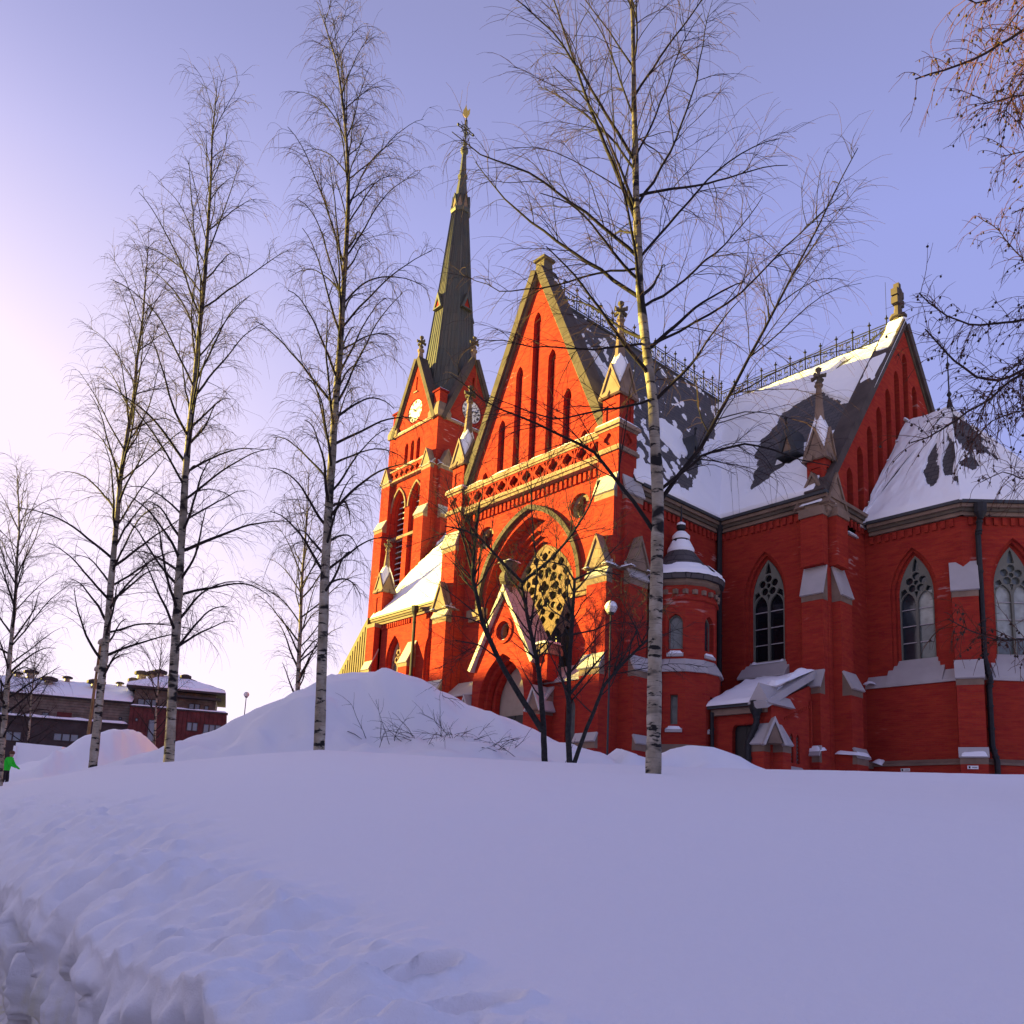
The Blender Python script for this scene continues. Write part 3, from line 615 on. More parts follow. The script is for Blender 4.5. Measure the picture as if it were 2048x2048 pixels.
def mask_n(u, v):                                                    # chancel slope, u along X from valley to gable
    x = -31.0 + u * (XE - 0.3 + 31.0)
    n = fbm(x * 0.7, v * 10, 7, 4); n2 = fbm(x * 2.6, v * 38, 8, 3); n3 = fbm(x * 7, v * 100, 9, 2)
    sd = poly_sd(x, v, [(-22.3, 0.78), (-24.2, 0.69), (-24.5, 0.50), (-23.9, 0.34), (-22.9, 0.12), (-21.8, 0.20), (-20.9, 0.245), (-18.0, 0.30), (-18.0, 0.50), (-19.6, 0.56), (-20.4, 0.62), (-21.3, 0.70)], 15.2)
    m = sstep(-0.08, 0.06, sd + 0.40 * n + 0.22 * n2 + 0.10 * n3)
    rp = sstep(-0.08, 0.06, poly_sd(x, v, [(-22.4, 0.86), (-21.9, 0.97), (-20.8, 0.985), (-21.3, 0.90)], 15.2) + 0.25 * n + 0.15 * n2)
    shelf = sstep(0.08, -0.06, poly_sd(x, v, [(-22.3, 0.27), (-21.6, 0.34), (-19.2, 0.37), (-19.2, 0.33), (-21.0, 0.285)], 15.2) + 0.2 * n2)
    m = np.maximum(m * rp, shelf)
    yv = YA - NH * (1 - v); xv = XC + TE * (1 - v)
    return m * (x > xv - 1.3)
snow_obj('snow', nroof, snow_sheet((-31.0, YA - NH, ZE - 0.05), (XE - 0.3 + 31.0, 0, 0), (0, NH, NH * SLN), 200, 170, 0.24, mask_n, 0.05, 2),
         snow_sheet((-56.0, YA - NH, ZE - 0.05), (19.6, 0, 0), (0, NH, NH * SLN), 130, 110, 0.22, lambda u, v: sstep(-0.26, -0.12, fbm(u * 9 + v * 3, v * 7 - u * 12, 3, 4) + 0.35 * sstep(0.25, 0.1, v)) * (0.75 + 0.6 * fbm(u * 14, v * 10 - u * 16, 8, 3)), 0.06, 3))
# dormers on the two visible slopes
def dormer(p, N, w, h, dp, name='roof_dormer'):
    mb = MB('lead'); N3 = A([*N, 0.0]); W = A([-N3[1], N3[0], 0]); c = A(p, float); f = (A([c[0], c[1], 0]), W, Z3, N3)
    mb.plate(f, [(-w, c[2]), (w, c[2]), (0, c[2] + h)], [[(-w * .45, c[2] + h * .12), (w * .45, c[2] + h * .12), (0, c[2] + h * .62)]], -dp, 0.0, 'lead'); mb.prism(f, [(-w * .5, c[2] + h * .1), (w * .5, c[2] + h * .1), (0, c[2] + h * .66)], -0.3, -0.12, 'stone')
    mb.tube([c + Z3 * h - N3 * 0.03, c + Z3 * (h + 0.35) - N3 * 0.03], [0.06, 0.03], 6, 'iron'); mb.sq(c[0], c[1], [(c[2] + h + 0.2, 0.03), (c[2] + h + 0.3, 0.09), (c[2] + h + 0.4, 0.03)], 'iron', 8)
    return mb.build(name, church)
dormer((-21.25, 36.3, 19.25), (0, -1), 0.62, 1.65, 1.6); dormer((XC + 4.55, 35.0, 19.8), (1, 0), 0.62, 1.6, 1.4); dormer((-45.6, 37.3, 20.0), (0, -1), 0.7, 1.7, 1.6); dormer((XC + 2.2, 31.5, 23.6), (1, 0), 0.4, 1.0, 0.8)
# ridge cresting
def cresting(p, q, z, h=1.5, step=1.0):
    p, q = A([*p, z], float), A([*q, z], float); L = np.linalg.norm(q - p); U = (q - p) / L; n = int(round(L / step)); P = []; R = []
    mb = MB('iron')
    for zz, r in ((0.06, 0.045), (0.18, 0.032), (0.84, 0.032), (0.98, 0.036)): mb.tube([p + Z3 * zz, q + Z3 * zz], r, 4)
    for i in range(n + 1):
        a = p + U * L * i / n; mb.tube([a, a + Z3 * h], [0.05, 0.035], 4)
        mb.sq(a[0], a[1], [(z + h - 0.26, 0.02), (z + h - 0.18, 0.10), (z + h - 0.10, 0.02)], None, 6); mb.sq(a[0], a[1], [(z + 0.86, 0.03), (z + 0.92, 0.06), (z + 0.98, 0.03)], None, 6)
        if i < n:
            d = L / n
            for k in range(2):
                c = a + U * d * (0.28 + 0.44 * k)
                for zz, r, a0, a1 in ((0.34, 0.17, 0.5, 5.8), (0.66, 0.16, 3.6, 8.9)):
                    t = np.linspace(a0, a1, 9); t = t if k == 0 else math.pi - t
                    mb.tube([c + U * r * math.cos(q_) * (1 - 0.04 * j) + Z3 * (zz + r * math.sin(q_)) for j, q_ in enumerate(t)], 0.030, 3)
                mb.tube([c + Z3 * 0.16, c + Z3 * 0.84], 0.022, 3)
    return mb.build('ridge_cresting', church)
cresting((XC, 28.35), (XC, YA), ZR + 0.3); cresting((XC, YA), (XE - 0.9, YA), ZR + 0.03)
mb = MB('lead'); mb.tube([(XC, 28.0, ZR + 0.28), (XC, YA, ZR + 0.28)], 0.09, 6); mb.tube([(XC, YA, ZR + 0.03), (XE - 0.2, YA, ZR + 0.03)], 0.09, 6); mb.tube([(-56, YA, ZR + 0.03), (XC, YA, ZR + 0.03)], 0.09, 6); mb.build('ridge_cap', church)
# ---- chancel
fc = FY(YN); mb = MB('brick'); CW = -21.69
mb.plate(fc, rect(XS - 0.3, XE - 0.004, ZG, 16.0), [arch(CW, 8.2, 1.12, 11.75, 13.95, 10)], -0.6, 0.0)
arched_opening(mb, fc, CW, 8.2, 1.12, 11.75, 13.95, 0.0, [(0.14, 0.16), (0.28, 0.34)])
dentils(mb, fc, XS + 0.1, XE - 1.2, 15.0, pitch=0.34, h=0.36, d=0.10); mb.build('wall', church)
window(fc, CW, 8.55, 0.84, 11.6, 13.62, 0.46, lambda i, k: 'glass_dark')
mb = MB('tin')
mb.loft([[(x, y, z) for y, z in ((YN - 0.45, 7.72), (YN - 0.45, 7.80), (YN + 0.3, 8.62), (YN + 0.3, 7.72))] for x in (CW - 1.25, CW + 1.25)], 'tin'); sl = mb.build('sill', church)
snow_obj('snow', sl, snow_sheet((CW - .84, YN + 0.12, 8.50), (1.68, 0, 0), (0, 0.25, 0.1), 20, 5, 0.14, lambda u, v: 0.3 + .7 * sstep(-.2, .3, fbm(u * 5, 1, 2, 2)), 0.06, 9))
cornice(fc, XS + 0.10, XE + 0.25, 15.4)
fx = FX(XE); mb = MB('brick'); mb.plate(fx, rect(YN + 0.004, 52.85, ZG, 16.0), [], -0.5, 0.0); dentils(mb, fx, YN + 1.3, 38.5, 15.0, pitch=0.34, h=0.36); mb.build('wall', church)
cornice(fx, YN - 0.25, 38.55, 15.4, 0, False)
mb = MB('brick'); mb.box(-56, XE, 52.4, 52.85, ZG, 16.0); mb.prism((A([-56.0, 0, 0.0]), A([0, -1.0, 0]), Z3, A([-1.0, 0, 0])), [(-YN, ZG), (-52.4, ZG), (-52.4, 16.2), (-YA, 27.6), (-YN, 16.2)], -0.4, 0, 'brick'); mb.build('wall', church)
# chancel gable
EA = 29.0; EH = 8.95; mb = MB('brick'); lan2 = []
for k in range(-7, 8):
    if k == 0: zt, zb = 26.9, 23.0
    else: zt = 26.9 - abs(k) * 1.47; zb = zt - (4.1 if abs(k) < 6 else 3.3)
    lan2.append((YA + k * 1.10, zb, zt))
mb.plate(fx, [(YA - EH, 16.0), (YA + EH, 16.0), (YA, 16.0 + EH * 1.40)], [arch(y, zb, 0.30, zt - 0.5, zt, 5) for y, zb, zt in lan2], -0.7, 0.0); mb.build('gable', church)
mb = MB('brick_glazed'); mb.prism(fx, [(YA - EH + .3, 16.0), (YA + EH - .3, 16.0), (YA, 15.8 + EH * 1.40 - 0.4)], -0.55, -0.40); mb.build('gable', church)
for y, zb, zt in lan2:
    mb = MB('tin'); mb.loft([[(XE + n, u, z) for n, z in ((-0.35, zb + 0.12), (0.14, zb - 0.12), (0.14, zb - 0.2), (-0.35, zb - 0.15))] for u in (y - 0.42, y + 0.42)], 'tin')
    l_ = mb.build('ledge', church); snow_obj('snow', l_, snow_sheet((XE - 0.15, y - 0.40, zb + 0.04), (0.27, 0, -0.14), (0, 0.8, 0), 6, 10, 0.09, None, 0.05, y))
for s in (-1, 1): coping(fx, (YA + s * (EH + 0.2), 15.85), (YA, 16.0 + EH * 1.40 + 0.05), -0.8, 0.22, 0.40)
d_ = A([0, EH, EH * 1.40])
snow_obj('coping_snow', church, snow_sheet((XE - 0.82, YA - EH + 0.3, 16.9), (1.05, 0, 0), (0, EH - 0.3, (EH - 0.3) * 1.40), 12, 120, 0.2, lambda u, v: np.maximum(sstep(0.53, 0.56, v + 0.02 * u), 0.7 * sstep(0.42, 0.2, u) * sstep(0.02, 0.05, v) * (v < 0.6)), 0.12, 6))
mb = MB('stone'); zb = 16.0 + EH * 1.40 + 0.1                         # cross finial of the chancel gable
mb.sq(XE - 0.25, YA, [(zb, 0.34), (zb + 0.5, 0.24), (zb + 0.52, 0.42), (zb + 0.66, 0.42), (zb + 0.7, 0.2), (zb + 1.05, 0.2)], 'stone_coping', 8)
mb.sq(XE - 0.25, YA, [(zb + 0.95, 0.14), (zb + 1.5, 0.20), (zb + 2.05, 0.26), (zb + 2.3, 0.2)], 'stone_coping', 8)
for k_ in range(4):
    a_ = math.pi / 4 + k_ * math.pi / 2; u_, v_ = 0.36 * math.cos(a_), 0.36 * math.sin(a_); mb.box(XE - 0.43, XE - 0.07, YA + u_ - 0.17, YA + u_ + 0.17, zb + 1.75 + v_ - 0.2, zb + 1.75 + v_ + 0.2, 'stone_coping')
mb.box(XE - 0.40, XE - 0.10, YA - 0.14, YA + 0.14, zb + 2.15, zb + 2.62, 'stone_coping'); mb.build('gable_cross', church)
mb = MB('iron'); mb.tube([(XE - 0.3, YA, zb + 0.55), (XE - 1.9, YA, ZR + 0.3)], 0.035, 5); mb.tube([(XE - 0.3, YA + 0.15, zb + 0.55), (XE - 2.9, YA + 0.15, ZR + 0.2)], 0.03, 5); mb.tube([(XE - 0.9, YA, ZR), (XE - 0.9, YA, ZR + 3.6)], 0.012, 4); mb.build('brace', church)
# chancel corner pier
cx, cy = XE - 0.50, YN + 0.50
mb = MB('brick'); mb.sq(cx, cy, [(ZG, 0.465), (15.0, 0.465)], 'brick'); mb.sq(cx, cy, [(14.95, 0.58), (15.12, 0.74), (15.32, 0.74), (15.33, 0.80), (15.55, 0.80)], 'stone'); mb.sq(cx, cy, [(15.5, 0.52), (16.6, 0.52)], 'brick')
for N in ((0, -1), (1, 0), (-1, 0)): gablet(mb, (cx, cy), N, 1.5, 0.78, 15.5, 1.35, 0.4)
pr = mb.build('pier', church)
snow_obj('snow', pr, snow_sheet((cx + 0.1, cy - 0.78, 15.55), (0.7, 0, 0), (0, 0.7, 0), 10, 10, 0.65, None, 0.35, 1), snow_sheet((cx - 0.62, cy - 0.9, 15.55), (1.2, 0, 0), (0, 0.18, 0), 12, 4, 0.12, None, 0.06, 2))
angle_piers(cx, cy, 0.5, 1, 1.02, [(11.3, 0.42), (7.0, 0.80), (4.0, 0.98)], None, ZG, 1.5)
for sx_, c_ in ((0, None),):
    mb = MB('brick'); mb.box(cx - 0.55, cx + 0.55, YN - 0.42, YN, 12.6, 15.0); mb.box(XE, XE + 0.42, YN + 0.15, YN + 1.17, 12.6, 15.0)
    mb.box(cx - 0.60, cx + 0.60, YN - 0.50, YN, 14.9, 15.3, 'stone'); mb.box(XE, XE + 0.5, YN + 0.1, YN + 1.22, 14.903, 15.303, 'stone'); mb.build('buttress', church)
pinnacle(cx, cy, 0.44, 16.4, 17.85, 19.5, 21.65, 22.55)
# plinth bands
def plinth(fr, u0, u1, z=4.15, p=0.28):
    mb = MB('brick'); mb.prism(fr, rect(u0, u1, ZG, z - 0.45), -0.1, p, 'brick')
    O, U, V, N = fr
    mb.loft([[O + u * U + zz * Z3 + n * N for n, zz in ((-0.05, z), (p + 0.08, z - 0.36), (p + 0.08, z - 0.45), (-0.05, z - 0.45))] for u in (u0, u1)], 'stone')
    mb.build('plinth', church)
plinth(fc, XS, XE - 1.2); plinth(fx, YN + 1.2, 38.6)
# ---- apse: three sides and a bit of a regular octagon
AH = 5.3; AY0 = YA - AH; side = 2 * AH * math.tan(math.pi / 8); AX = XE + side + 0.02
pts = [(XE, AY0), (AX, AY0), (AX + side * 0.7071, AY0 + side * 0.7071), (AX + side * 0.7071, AY0 + side * 1.7071), (AX, YA + AH), (XE, YA + AH)]
apex = (AX - side / 2, YA, 22.8)
for k in range(5):
    fr, L = FA(pts[k], pts[k + 1]); mb = MB('brick'); win = k < 3
    mb.plate(fr, rect(0, L, 7.4, 15.3), [arch(L / 2, 8.2, 1.05, 11.75, 13.9, 10)] if win else [], -0.6, 0.0)
    if win: arched_opening(mb, fr, L / 2, 8.2, 1.05, 11.75, 13.9, 0.0, [(0.14, 0.16), (0.28, 0.34)])
    dentils(mb, fr, 0.2, L - 0.2, 14.45, pitch=0.34, h=0.34); mb.prism(fr, rect(0, L, ZG, 7.45), -0.4, 0.26, 'brick'); mb.build('wall', church)
    mb = MB('tin'); O, U, V, N = fr
    mb.loft([[O + u * U + z * Z3 + n * N for n, z in ((-0.02, 8.05), (0.36, 7.52), (0.36, 7.42), (-0.02, 7.42))] for u in (0.0, L)], 'tin')
    if win: mb.loft([[O + u * U + z * Z3 + n * N for n, z in ((-0.35, 8.72), (0.03, 8.2), (0.37, 7.60), (0.37, 7.50), (-0.35, 7.50))] for u in (L / 2 - 1.25, L / 2 + 1.25)], 'tin')
    mb.build('sill', church); plinth(fr, 0, L, 4.25, 0.5)
    if win: window(fr, L / 2, 8.62, 0.78, 11.65, 13.6, 0.46, [lambda i, r: ('glass_pale' if (i == 1 and r >= 2) else 'glass_grey' if (i == 1) else 'glass_blue'), lambda i, r: 'glass_pale' if r > 0 else 'glass_grey', lambda i, r: 'glass_dark'][k])
    c_ = cornice(fr, -0.1 if k else 0.3, L + 0.14, 14.85)
    mb = MB('slate'); e0, e1 = [A([*p, 15.45]) + (A([*p, 15.45]) - A([AX - side / 2, YA, 15.45])) * 0.085 for p in (pts[k], pts[k + 1])]
    if k == 0: e0[0] = XE
    mb.add([e0, e1, apex, e0 - Z3 * .1, e1 - Z3 * .1], [(0, 1, 2), (0, 3, 4, 1)], 'slate'); rf = mb.build('roof', church)
    if k in (0, 1):
        def mk(u, v, k=k):
            n = fbm(u * 6 + k * 3, v * 6, 11, 5); inside = (u + 0.0 * v >= 0)
            if k == 0: b = np.minimum(np.hypot((u - 0.60 + (v - .4) * .5) / 0.13, (v - 0.38) / 0.26), np.hypot((u - 0.92) / 0.14, (v - 0.42) / 0.22))
            else: b = np.minimum(np.hypot((u - 0.50) / 0.42, (v - 0.72) / 0.30), np.hypot((u - 0.2) / 0.16, (v - 0.36) / 0.1))
            return sstep(0.85, 0.98, b + n * 1.0 + 0.22 * fbm(u * 26, v * 26, 3, 4))
        # triangle sheet: u across the eave, v up to the apex
        nu, nv = 90, 90; u, v = np.meshgrid(np.linspace(0, 1, nu), np.linspace(0, 0.985, nv), indexing='ij')
        P = (e0 + u[..., None] * (e1 - e0)) * (1 - v[..., None]) + A(apex) * v[..., None]; Nn = np.cross(e1 - e0, A(apex) - e0); Nn /= np.linalg.norm(Nn)
        m_ = mk(u, v); h = 0.22 * m_ * (0.8 + 0.4 * fbm(u * 8, v * 8, k, 3)) * np.clip(np.minimum(v, 1) / 0.02, 0, 1) ** .5 - 0.01
        P = P + h[..., None] * 1.4 * Z3; idx = np.arange(nu * nv).reshape(nu, nv); F = np.stack([idx[:-1, :-1], idx[1:, :-1], idx[1:, 1:], idx[:-1, 1:]], -1).reshape(-1, 4)
        F = F[(m_.ravel() > 0.02)[F].any(axis=1)]; snow_obj('snow', rf, (P.reshape(-1, 3), F, 'roof_snow'))
mb = MB('slate'); mb.add([(XE, AY0 - .45, 15.45), (XE, YA + AH, 15.45), (XE, YA, 22.8), apex], [(0, 3, 2), (1, 2, 3)], 'slate'); rf = mb.build('roof', church)
a_ = A([XE + 0.02, AY0 - .45, 15.45]); b_ = A([XE + 0.02, YA, 22.8])
P = []; nu, nv = 40, 60; u, v = np.meshgrid(np.linspace(0, 1, nu), np.linspace(0, 1, nv), indexing='ij')
top = A([XE + 0.02, YA, 22.8]) + u[..., None] * (A(apex) - A([XE + 0.02, YA, 22.8])); P = a_ + (top - a_) * v[..., None]; Nn = np.cross(A(apex) - a_, b_ - a_); Nn /= np.linalg.norm(Nn)
h = 0.22 * sstep(-0.62, -0.4, fbm(u * 3, v * 6, 4, 4)) * (0.8 + .4 * fbm(u * 5, v * 9, 3, 3)); P = P + h[..., None] * Nn; idx = np.arange(nu * nv).reshape(nu, nv)
snow_obj('snow', rf, (P.reshape(-1, 3), np.stack([idx[:-1, :-1], idx[1:, :-1], idx[1:, 1:], idx[:-1, 1:]], -1).reshape(-1, 4), 'roof_snow'))
mb = MB('iron'); mb.lathe(apex[0], apex[1], [(0.25, 22.5), (0.10, 23.3), (0.05, 23.5), (0.13, 23.65), (0.04, 23.85), (0.035, 25.2), (0.11, 25.35), (0.03, 25.5), (0.015, 26.3)], 8); mb.build('roof_finial', church)
for k, (px_, py_) in enumerate(pts[1:4]):
    d_ = A([px_ - (AX - side / 2), py_ - YA]); d_ /= np.linalg.norm(d_); mb = MB('brick')
    slope_caps(mb, (px_ - d_[0] * 0.15, py_ - d_[1] * 0.15), tuple(d_), 1.02, [(11.4, 0.55), (7.45, 0.95), (4.1, 1.12)], ZG, 1.35); bt = mb.build('buttress', church)
    c_ = A([px_, py_, 4.22]); D3 = A([*d_, 0.0]); W3 = A([-d_[1], d_[0], 0])
    snow_obj('snow', bt, snow_sheet(c_ + D3 * 0.80 - W3 * 0.5, D3 * 0.30 - Z3 * 0.15, W3 * 1.0, 8, 14, 0.2, None, 0.12, k))
# snow lumps lying on the plinth offsets
snow_obj('plinth_snow', church, snow_sheet((XE + 0.05, YN + 0.2, 4.12), (1.1, 0, -0.1), (0, 1.1, 0), 12, 14, 0.25, None, 0.15, 5), snow_sheet((XE - 1.05, YN - 1.05, 4.12), (1.1, 0, 0), (0, 0.6, 0.1), 14, 10, 0.3, None, 0.15, 6), snow_sheet((XE + 0.4, 37.9, 4.0), (0.4, 0, -0.15), (0, 0.7, 0), 8, 10, 0.22, None, 0.15, 7), snow_sheet((XE + .05, 37.9, 7.6), (0.45, -0.1, 0), (0, 0.55, 0), 9, 9, 0.22, None, 0.2, 8))
# ---- downpipes
def downpipe(pts_, r=0.09, hopper=True):
    mb = MB('iron'); mb.tube(pts_, r, 8)
    p = A(pts_[0], float)
    if hopper: mb.loft([[(p[0] + s * math.cos(a), p[1] + s * math.sin(a), p[2] + z) for a in np.arange(8) * math.pi / 4] for z, s in ((-0.55, 0.10), (-0.25, 0.26), (0.15, 0.28))], 'iron')
    for k in range(len(pts_) - 1):
        a, b = A(pts_[k], float), A(pts_[k + 1], float)
        for t in (0.3, 0.7):
            c = a + (b - a) * t; mb.lathe(c[0], c[1], [(r + 0.03, c[2] - 0.04), (r + 0.03, c[2] + 0.04)], 8, 'iron')
    return mb.build('downpipe', church)
downpipe([(XS + 0.22, YN - 0.22, 15.9), (XS + 0.22, YN - 0.22, 7.6)], 0.13)
fr1, L1 = FA(pts[1], pts[2]); q0 = A([*pts[1], 0]) + fr1[1] * 0.62
downpipe([q0 + fr1[3] * 0.50 + Z3 * 15.1, q0 + fr1[3] * 0.30 + Z3 * 14.2, q0 + fr1[3] * 0.18 + Z3 * 13.9, q0 + fr1[3] * 0.18 + Z3 * 8.4, q0 + fr1[3] * 0.55 + Z3 * 7.4, q0 + fr1[3] * 0.42 + Z3 * 7.0, q0 + fr1[3] * 0.42 + Z3 * 4.6, q0 + fr1[3] * 0.75 + Z3 * 3.9, q0 + fr1[3] * 0.70 + Z3 * 1.9], 0.12)
downpipe([(-49.5, YN - 0.75, 15.7), (-49.5, YN - 0.72, 14.2), (-49.5, YN - 0.72, 3)], 0.12)
# ---- stair turret
tcx, tcy, tr = -23.62, 31.0, 1.60
ns = 12; low = MB('brick'); up = MB('brick')
low.sq(tcx, tcy, [(ZG, tr + 0.35), (3.7, tr + 0.35), (3.7, tr + 0.40), (3.8, tr + 0.40), (4.15, tr + 0.18)], 'stone', ns); 
for k in range(ns):
    a0 = math.pi / ns + 2 * math.pi * (k - 1) / ns; a1 = a0 + 2 * math.pi / ns; am = (a0 + a1) / 2
    for (r, z0, z1, wz, mbx) in ((tr + 0.18, 3.6, 7.35, (5.0, 6.3), low), (tr, 7.35, 11.6, (8.35, 9.95), up)):
        kk = r / math.cos(math.pi / ns); p = (tcx + kk * math.cos(a0), tcy + kk * math.sin(a0)); q = (tcx + kk * math.cos(a1), tcy + kk * math.sin(a1)); fr, L = FA(p, q)
        deg = math.degrees(am) % 360
        has = any(abs((deg - t + 180) % 360 - 180) < 14 for t in (300, 330 + 30, 300))
        has = int(round(deg)) in (300, 0)
        hole = [] if not has else ([arch(L / 2, wz[0], 0.33, wz[1] - 0.45, wz[1], 6)] if mbx is up else [rect(L / 2 - 0.16, L / 2 + 0.16, *wz)])
        mbx.plate(fr, rect(0, L, z0, z1), hole, -0.35, 0.0, 'brick')
        if has:
            g = 'glass_grey' if deg > 100 else 'glass_blue'
            w = MB('window_frame')
            if mbx is up: w.plate(fr, arch(L / 2, wz[0], 0.335, wz[1] - 0.45, wz[1], 6), [arch(L / 2, wz[0] + .06, 0.27, wz[1] - 0.45, wz[1] - .08, 6)], -0.3, -0.22)
            else: w.plate(fr, rect(L / 2 - 0.165, L / 2 + 0.165, *wz), [rect(L / 2 - 0.12, L / 2 + 0.12, wz[0] + .04, wz[1] - .04)], -0.3, -0.22)
            wo_ = w.build('window', church); w = MB(g); w.prism(fr, rect(L / 2 - 0.32, L / 2 + 0.32, wz[0], wz[1] - 0.02), -0.34, -0.31); w.build('pane', wo_)
            O, U, V, N = fr; w = MB('tin'); w.loft([[O + u * U + z * Z3 + n * N for n, z in ((-0.2, wz[0] + 0.03), (0.1, wz[0] - 0.25), (0.1, wz[0] - 0.34), (-0.2, wz[0] - 0.34))] for u in (L / 2 - 0.36, L / 2 + 0.36)], 'tin'); so = w.build('sill', church)
            snow_obj('snow', so, snow_sheet(O + U * (L / 2 - 0.3) + Z3 * wz[0] - N * 0.18, N * 0.25 - Z3 * 0.2, U * 0.6, 6, 8, 0.08, None, 0.06, k))
low.sq(tcx, tcy, [(7.30, tr + 0.30), (7.42, tr + 0.30), (7.95, tr - 0.02)], 'tin', ns)
up.sq(tcx, tcy, [(10.55, tr + 0.01), (10.6, tr + 0.08), (10.7, tr + 0.08)], 'brick', ns); up.sq(tcx, tcy, [(11.25, tr + 0.03), (11.35, tr + 0.16), (11.5, tr + 0.16), (11.55, tr + 0.25)], 'stone', ns)
for k in range(24):
    a = 2 * math.pi * k / 24; up.sq(tcx + (tr + 0.06) * math.cos(a), tcy + (tr + 0.06) * math.sin(a), [(10.85, 0.09), (11.05, 0.09)], 'stone')
low.build('turret_base', church); up.build('turret', church)
mb = MB('slate'); mb.lathe(tcx, tcy, [(tr + 0.36, 11.5), (tr + 0.42, 11.72), (tr + 0.18, 11.95), (1.15, 12.55), (0.62, 13.25), (0.34, 13.75), (0.30, 13.85), (0.36, 13.9), (0.16, 14.15), (0.10, 14.35)], 24, 'slate'); mb.lathe(tcx, tcy, [(0.06, 14.3), (0.20, 14.42), (0.22, 14.58), (0.14, 14.72), (0.05, 14.8), (0.02, 15.6)], 12, 'iron'); tro = mb.build('turret_roof', church)
th = np.linspace(0, 2 * math.pi, 90); rr = np.linspace(0, 1, 24); u, v = np.meshgrid(th, rr, indexing='ij')
def ring_snow(r0, z0, r1, z1, t, m):
    r = r0 + (r1 - r0) * v; z = z0 + (z1 - z0) * v; h = t * m * np.clip(np.minimum(v, 1 - v) / 0.12, 0, 1) ** .6 - 0.02
    P = np.stack([tcx + (r + h * .4) * np.cos(u), tcy + (r + h * .4) * np.sin(u), z + h], -1); idx = np.arange(u.size).reshape(u.shape); F = np.stack([idx[:-1, :-1], idx[1:, :-1], idx[1:, 1:], idx[:-1, 1:]], -1).reshape(-1, 4)
    return P.reshape(-1, 3), F[(m.ravel() > .03)[F].any(axis=1)], 'roof_snow'
snow_obj('snow', tro, ring_snow(tr + 0.40, 11.70, 1.35, 12.3, 0.16, sstep(-0.35, 0.0, fbm(u * 3, v * 2, 1, 3) + 0.4 * (0.6 - v))), ring_snow(0.62, 13.2, 0.33, 13.78, 0.14, sstep(-0.3, 0, fbm(u * 1.5, v * 2, 3, 3) + .2)), ring_snow(0.40, 13.92, 0.15, 14.2, 0.14, np.ones_like(u)), ring_snow(0.2, 14.62, 0.03, 14.74, 0.08, np.ones_like(u)))
# ---- vestry porch in the corner
px0, px1, py0 = -21.75, -18.95, 30.95
mb = MB('brick'); mb.plate(FY(py0), rect(px0, px1 - 0.004, ZG, 5.75), [arch(-20.25, ZG + .02, 0.55, 4.75, 4.98, 6)], -0.35, 0.0)
mb.plate(FX(px1), [(py0 + 0.004, ZG), (YN, ZG), (YN, 7.35), (py0 + 0.004, 5.75)], [arch(py0 + t, 3.5, 0.13, 4.55, 4.75, 4) for t in (1.55, 2.05)], -0.3, 0.0)
mb.box(px0, px0 + .3, py0 + .01, YN, ZG, 5.9); mb.box(px0 + .3, px1 - .31, py0 + 0.02, py0 + 0.3, 5.0, 5.9)
for i in range(16):
    y_ = py0 + 1.0 + i * 0.16; z_ = 5.35 + i * 0.16 * 0.39; mb.box(px1 - .01, px1 + 0.05, y_, y_ + 0.09, z_ - 0.12, z_, 'brick')
mb.prism(FX(px1), rect(py0 + 3.0, py0 + 3.12, ZG, 6.3), 0, 0.09, 'brick')
vp = mb.build('vestry_porch', church)
mb = MB('door_dark'); mb.prism(FY(py0), arch(-20.25, ZG, 0.56, 4.75, 4.97, 6), -0.3, -0.22); mb.prism(FY(py0), rect(-20.27, -20.23, ZG, 4.9), -0.22, -0.2); dr = mb.build('door', vp)
mb = MB('paint_white'); mb.prism(FY(py0), rect(-19.83, -19.77, 3.55, 3.68), -0.22, -0.17); mb.build('lock_plate', dr)
for t in (1.55, 2.05):
    mb = MB('glass_dark'); mb.prism(FX(px1), rect(py0 + t - .13, py0 + t + .13, 3.5, 4.75), -0.28, -0.22); w_ = mb.build('window', vp)
    g_ = MB('grille')
    for i in range(8):
        for s in (-1, 1): a = (py0 + t - s * .12, 3.5 + i * .15); b = (py0 + t + s * .12, 3.72 + i * .15); g_.tube([(px1 - .08, a[0], a[1]), (px1 - .08, b[0], min(b[1], 4.75))], 0.013, 4, 'grille')
    g_.build('grille', w_)
mb = MB('tin'); mb.loft([[(px1 + n, y, z) for n, z in ((-0.1, 3.46), (0.16, 3.2), (0.16, 3.12), (-0.1, 3.12))] for y in (py0 + 1.25, py0 + 2.35)], 'tin'); mb.build('sill', vp)
RS = (7.35 - 5.75) / (YN - py0)
mb = MB('lead'); mb.loft([[(x, y, z) for y, z in ((py0 - 0.35, 5.72), (py0 - 0.35, 5.84), (YN, 7.48), (YN, 7.3))] for x in (px0 - 0.15, px1 - 0.12)], 'lead'); mb.box(px0, px1 - 0.15, py0 - 0.2, py0, 5.45, 5.72, 'stone'); rf = mb.build('roof', vp)
snow_obj('snow', rf, snow_sheet((px0 - 0.35, py0 - 0.42, 5.86), (px1 - px0 + 0.3, 0, 0), (0, YN - py0 + 0.4, (YN - py0 + 0.4) * 0.40), 50, 60, 0.34, lambda u, v: 0.55 + 0.45 * sstep(.0, .8, v) + 0.25 * fbm(u * 3, v * 3, 3, 3), 0.25, 4))
mb = MB('tin'); f_ = FX(px1); a, b = A([py0 - 0.5, 5.55]), A([YN - 0.45, 7.45]); d = (b - a) / np.linalg.norm(b - a); nn = A([-d[1], d[0]])
mb.prism(f_, [tuple(a), tuple(b), tuple(b + nn * .3), tuple(a + nn * .3)], -0.42, 0.16, 'tin')
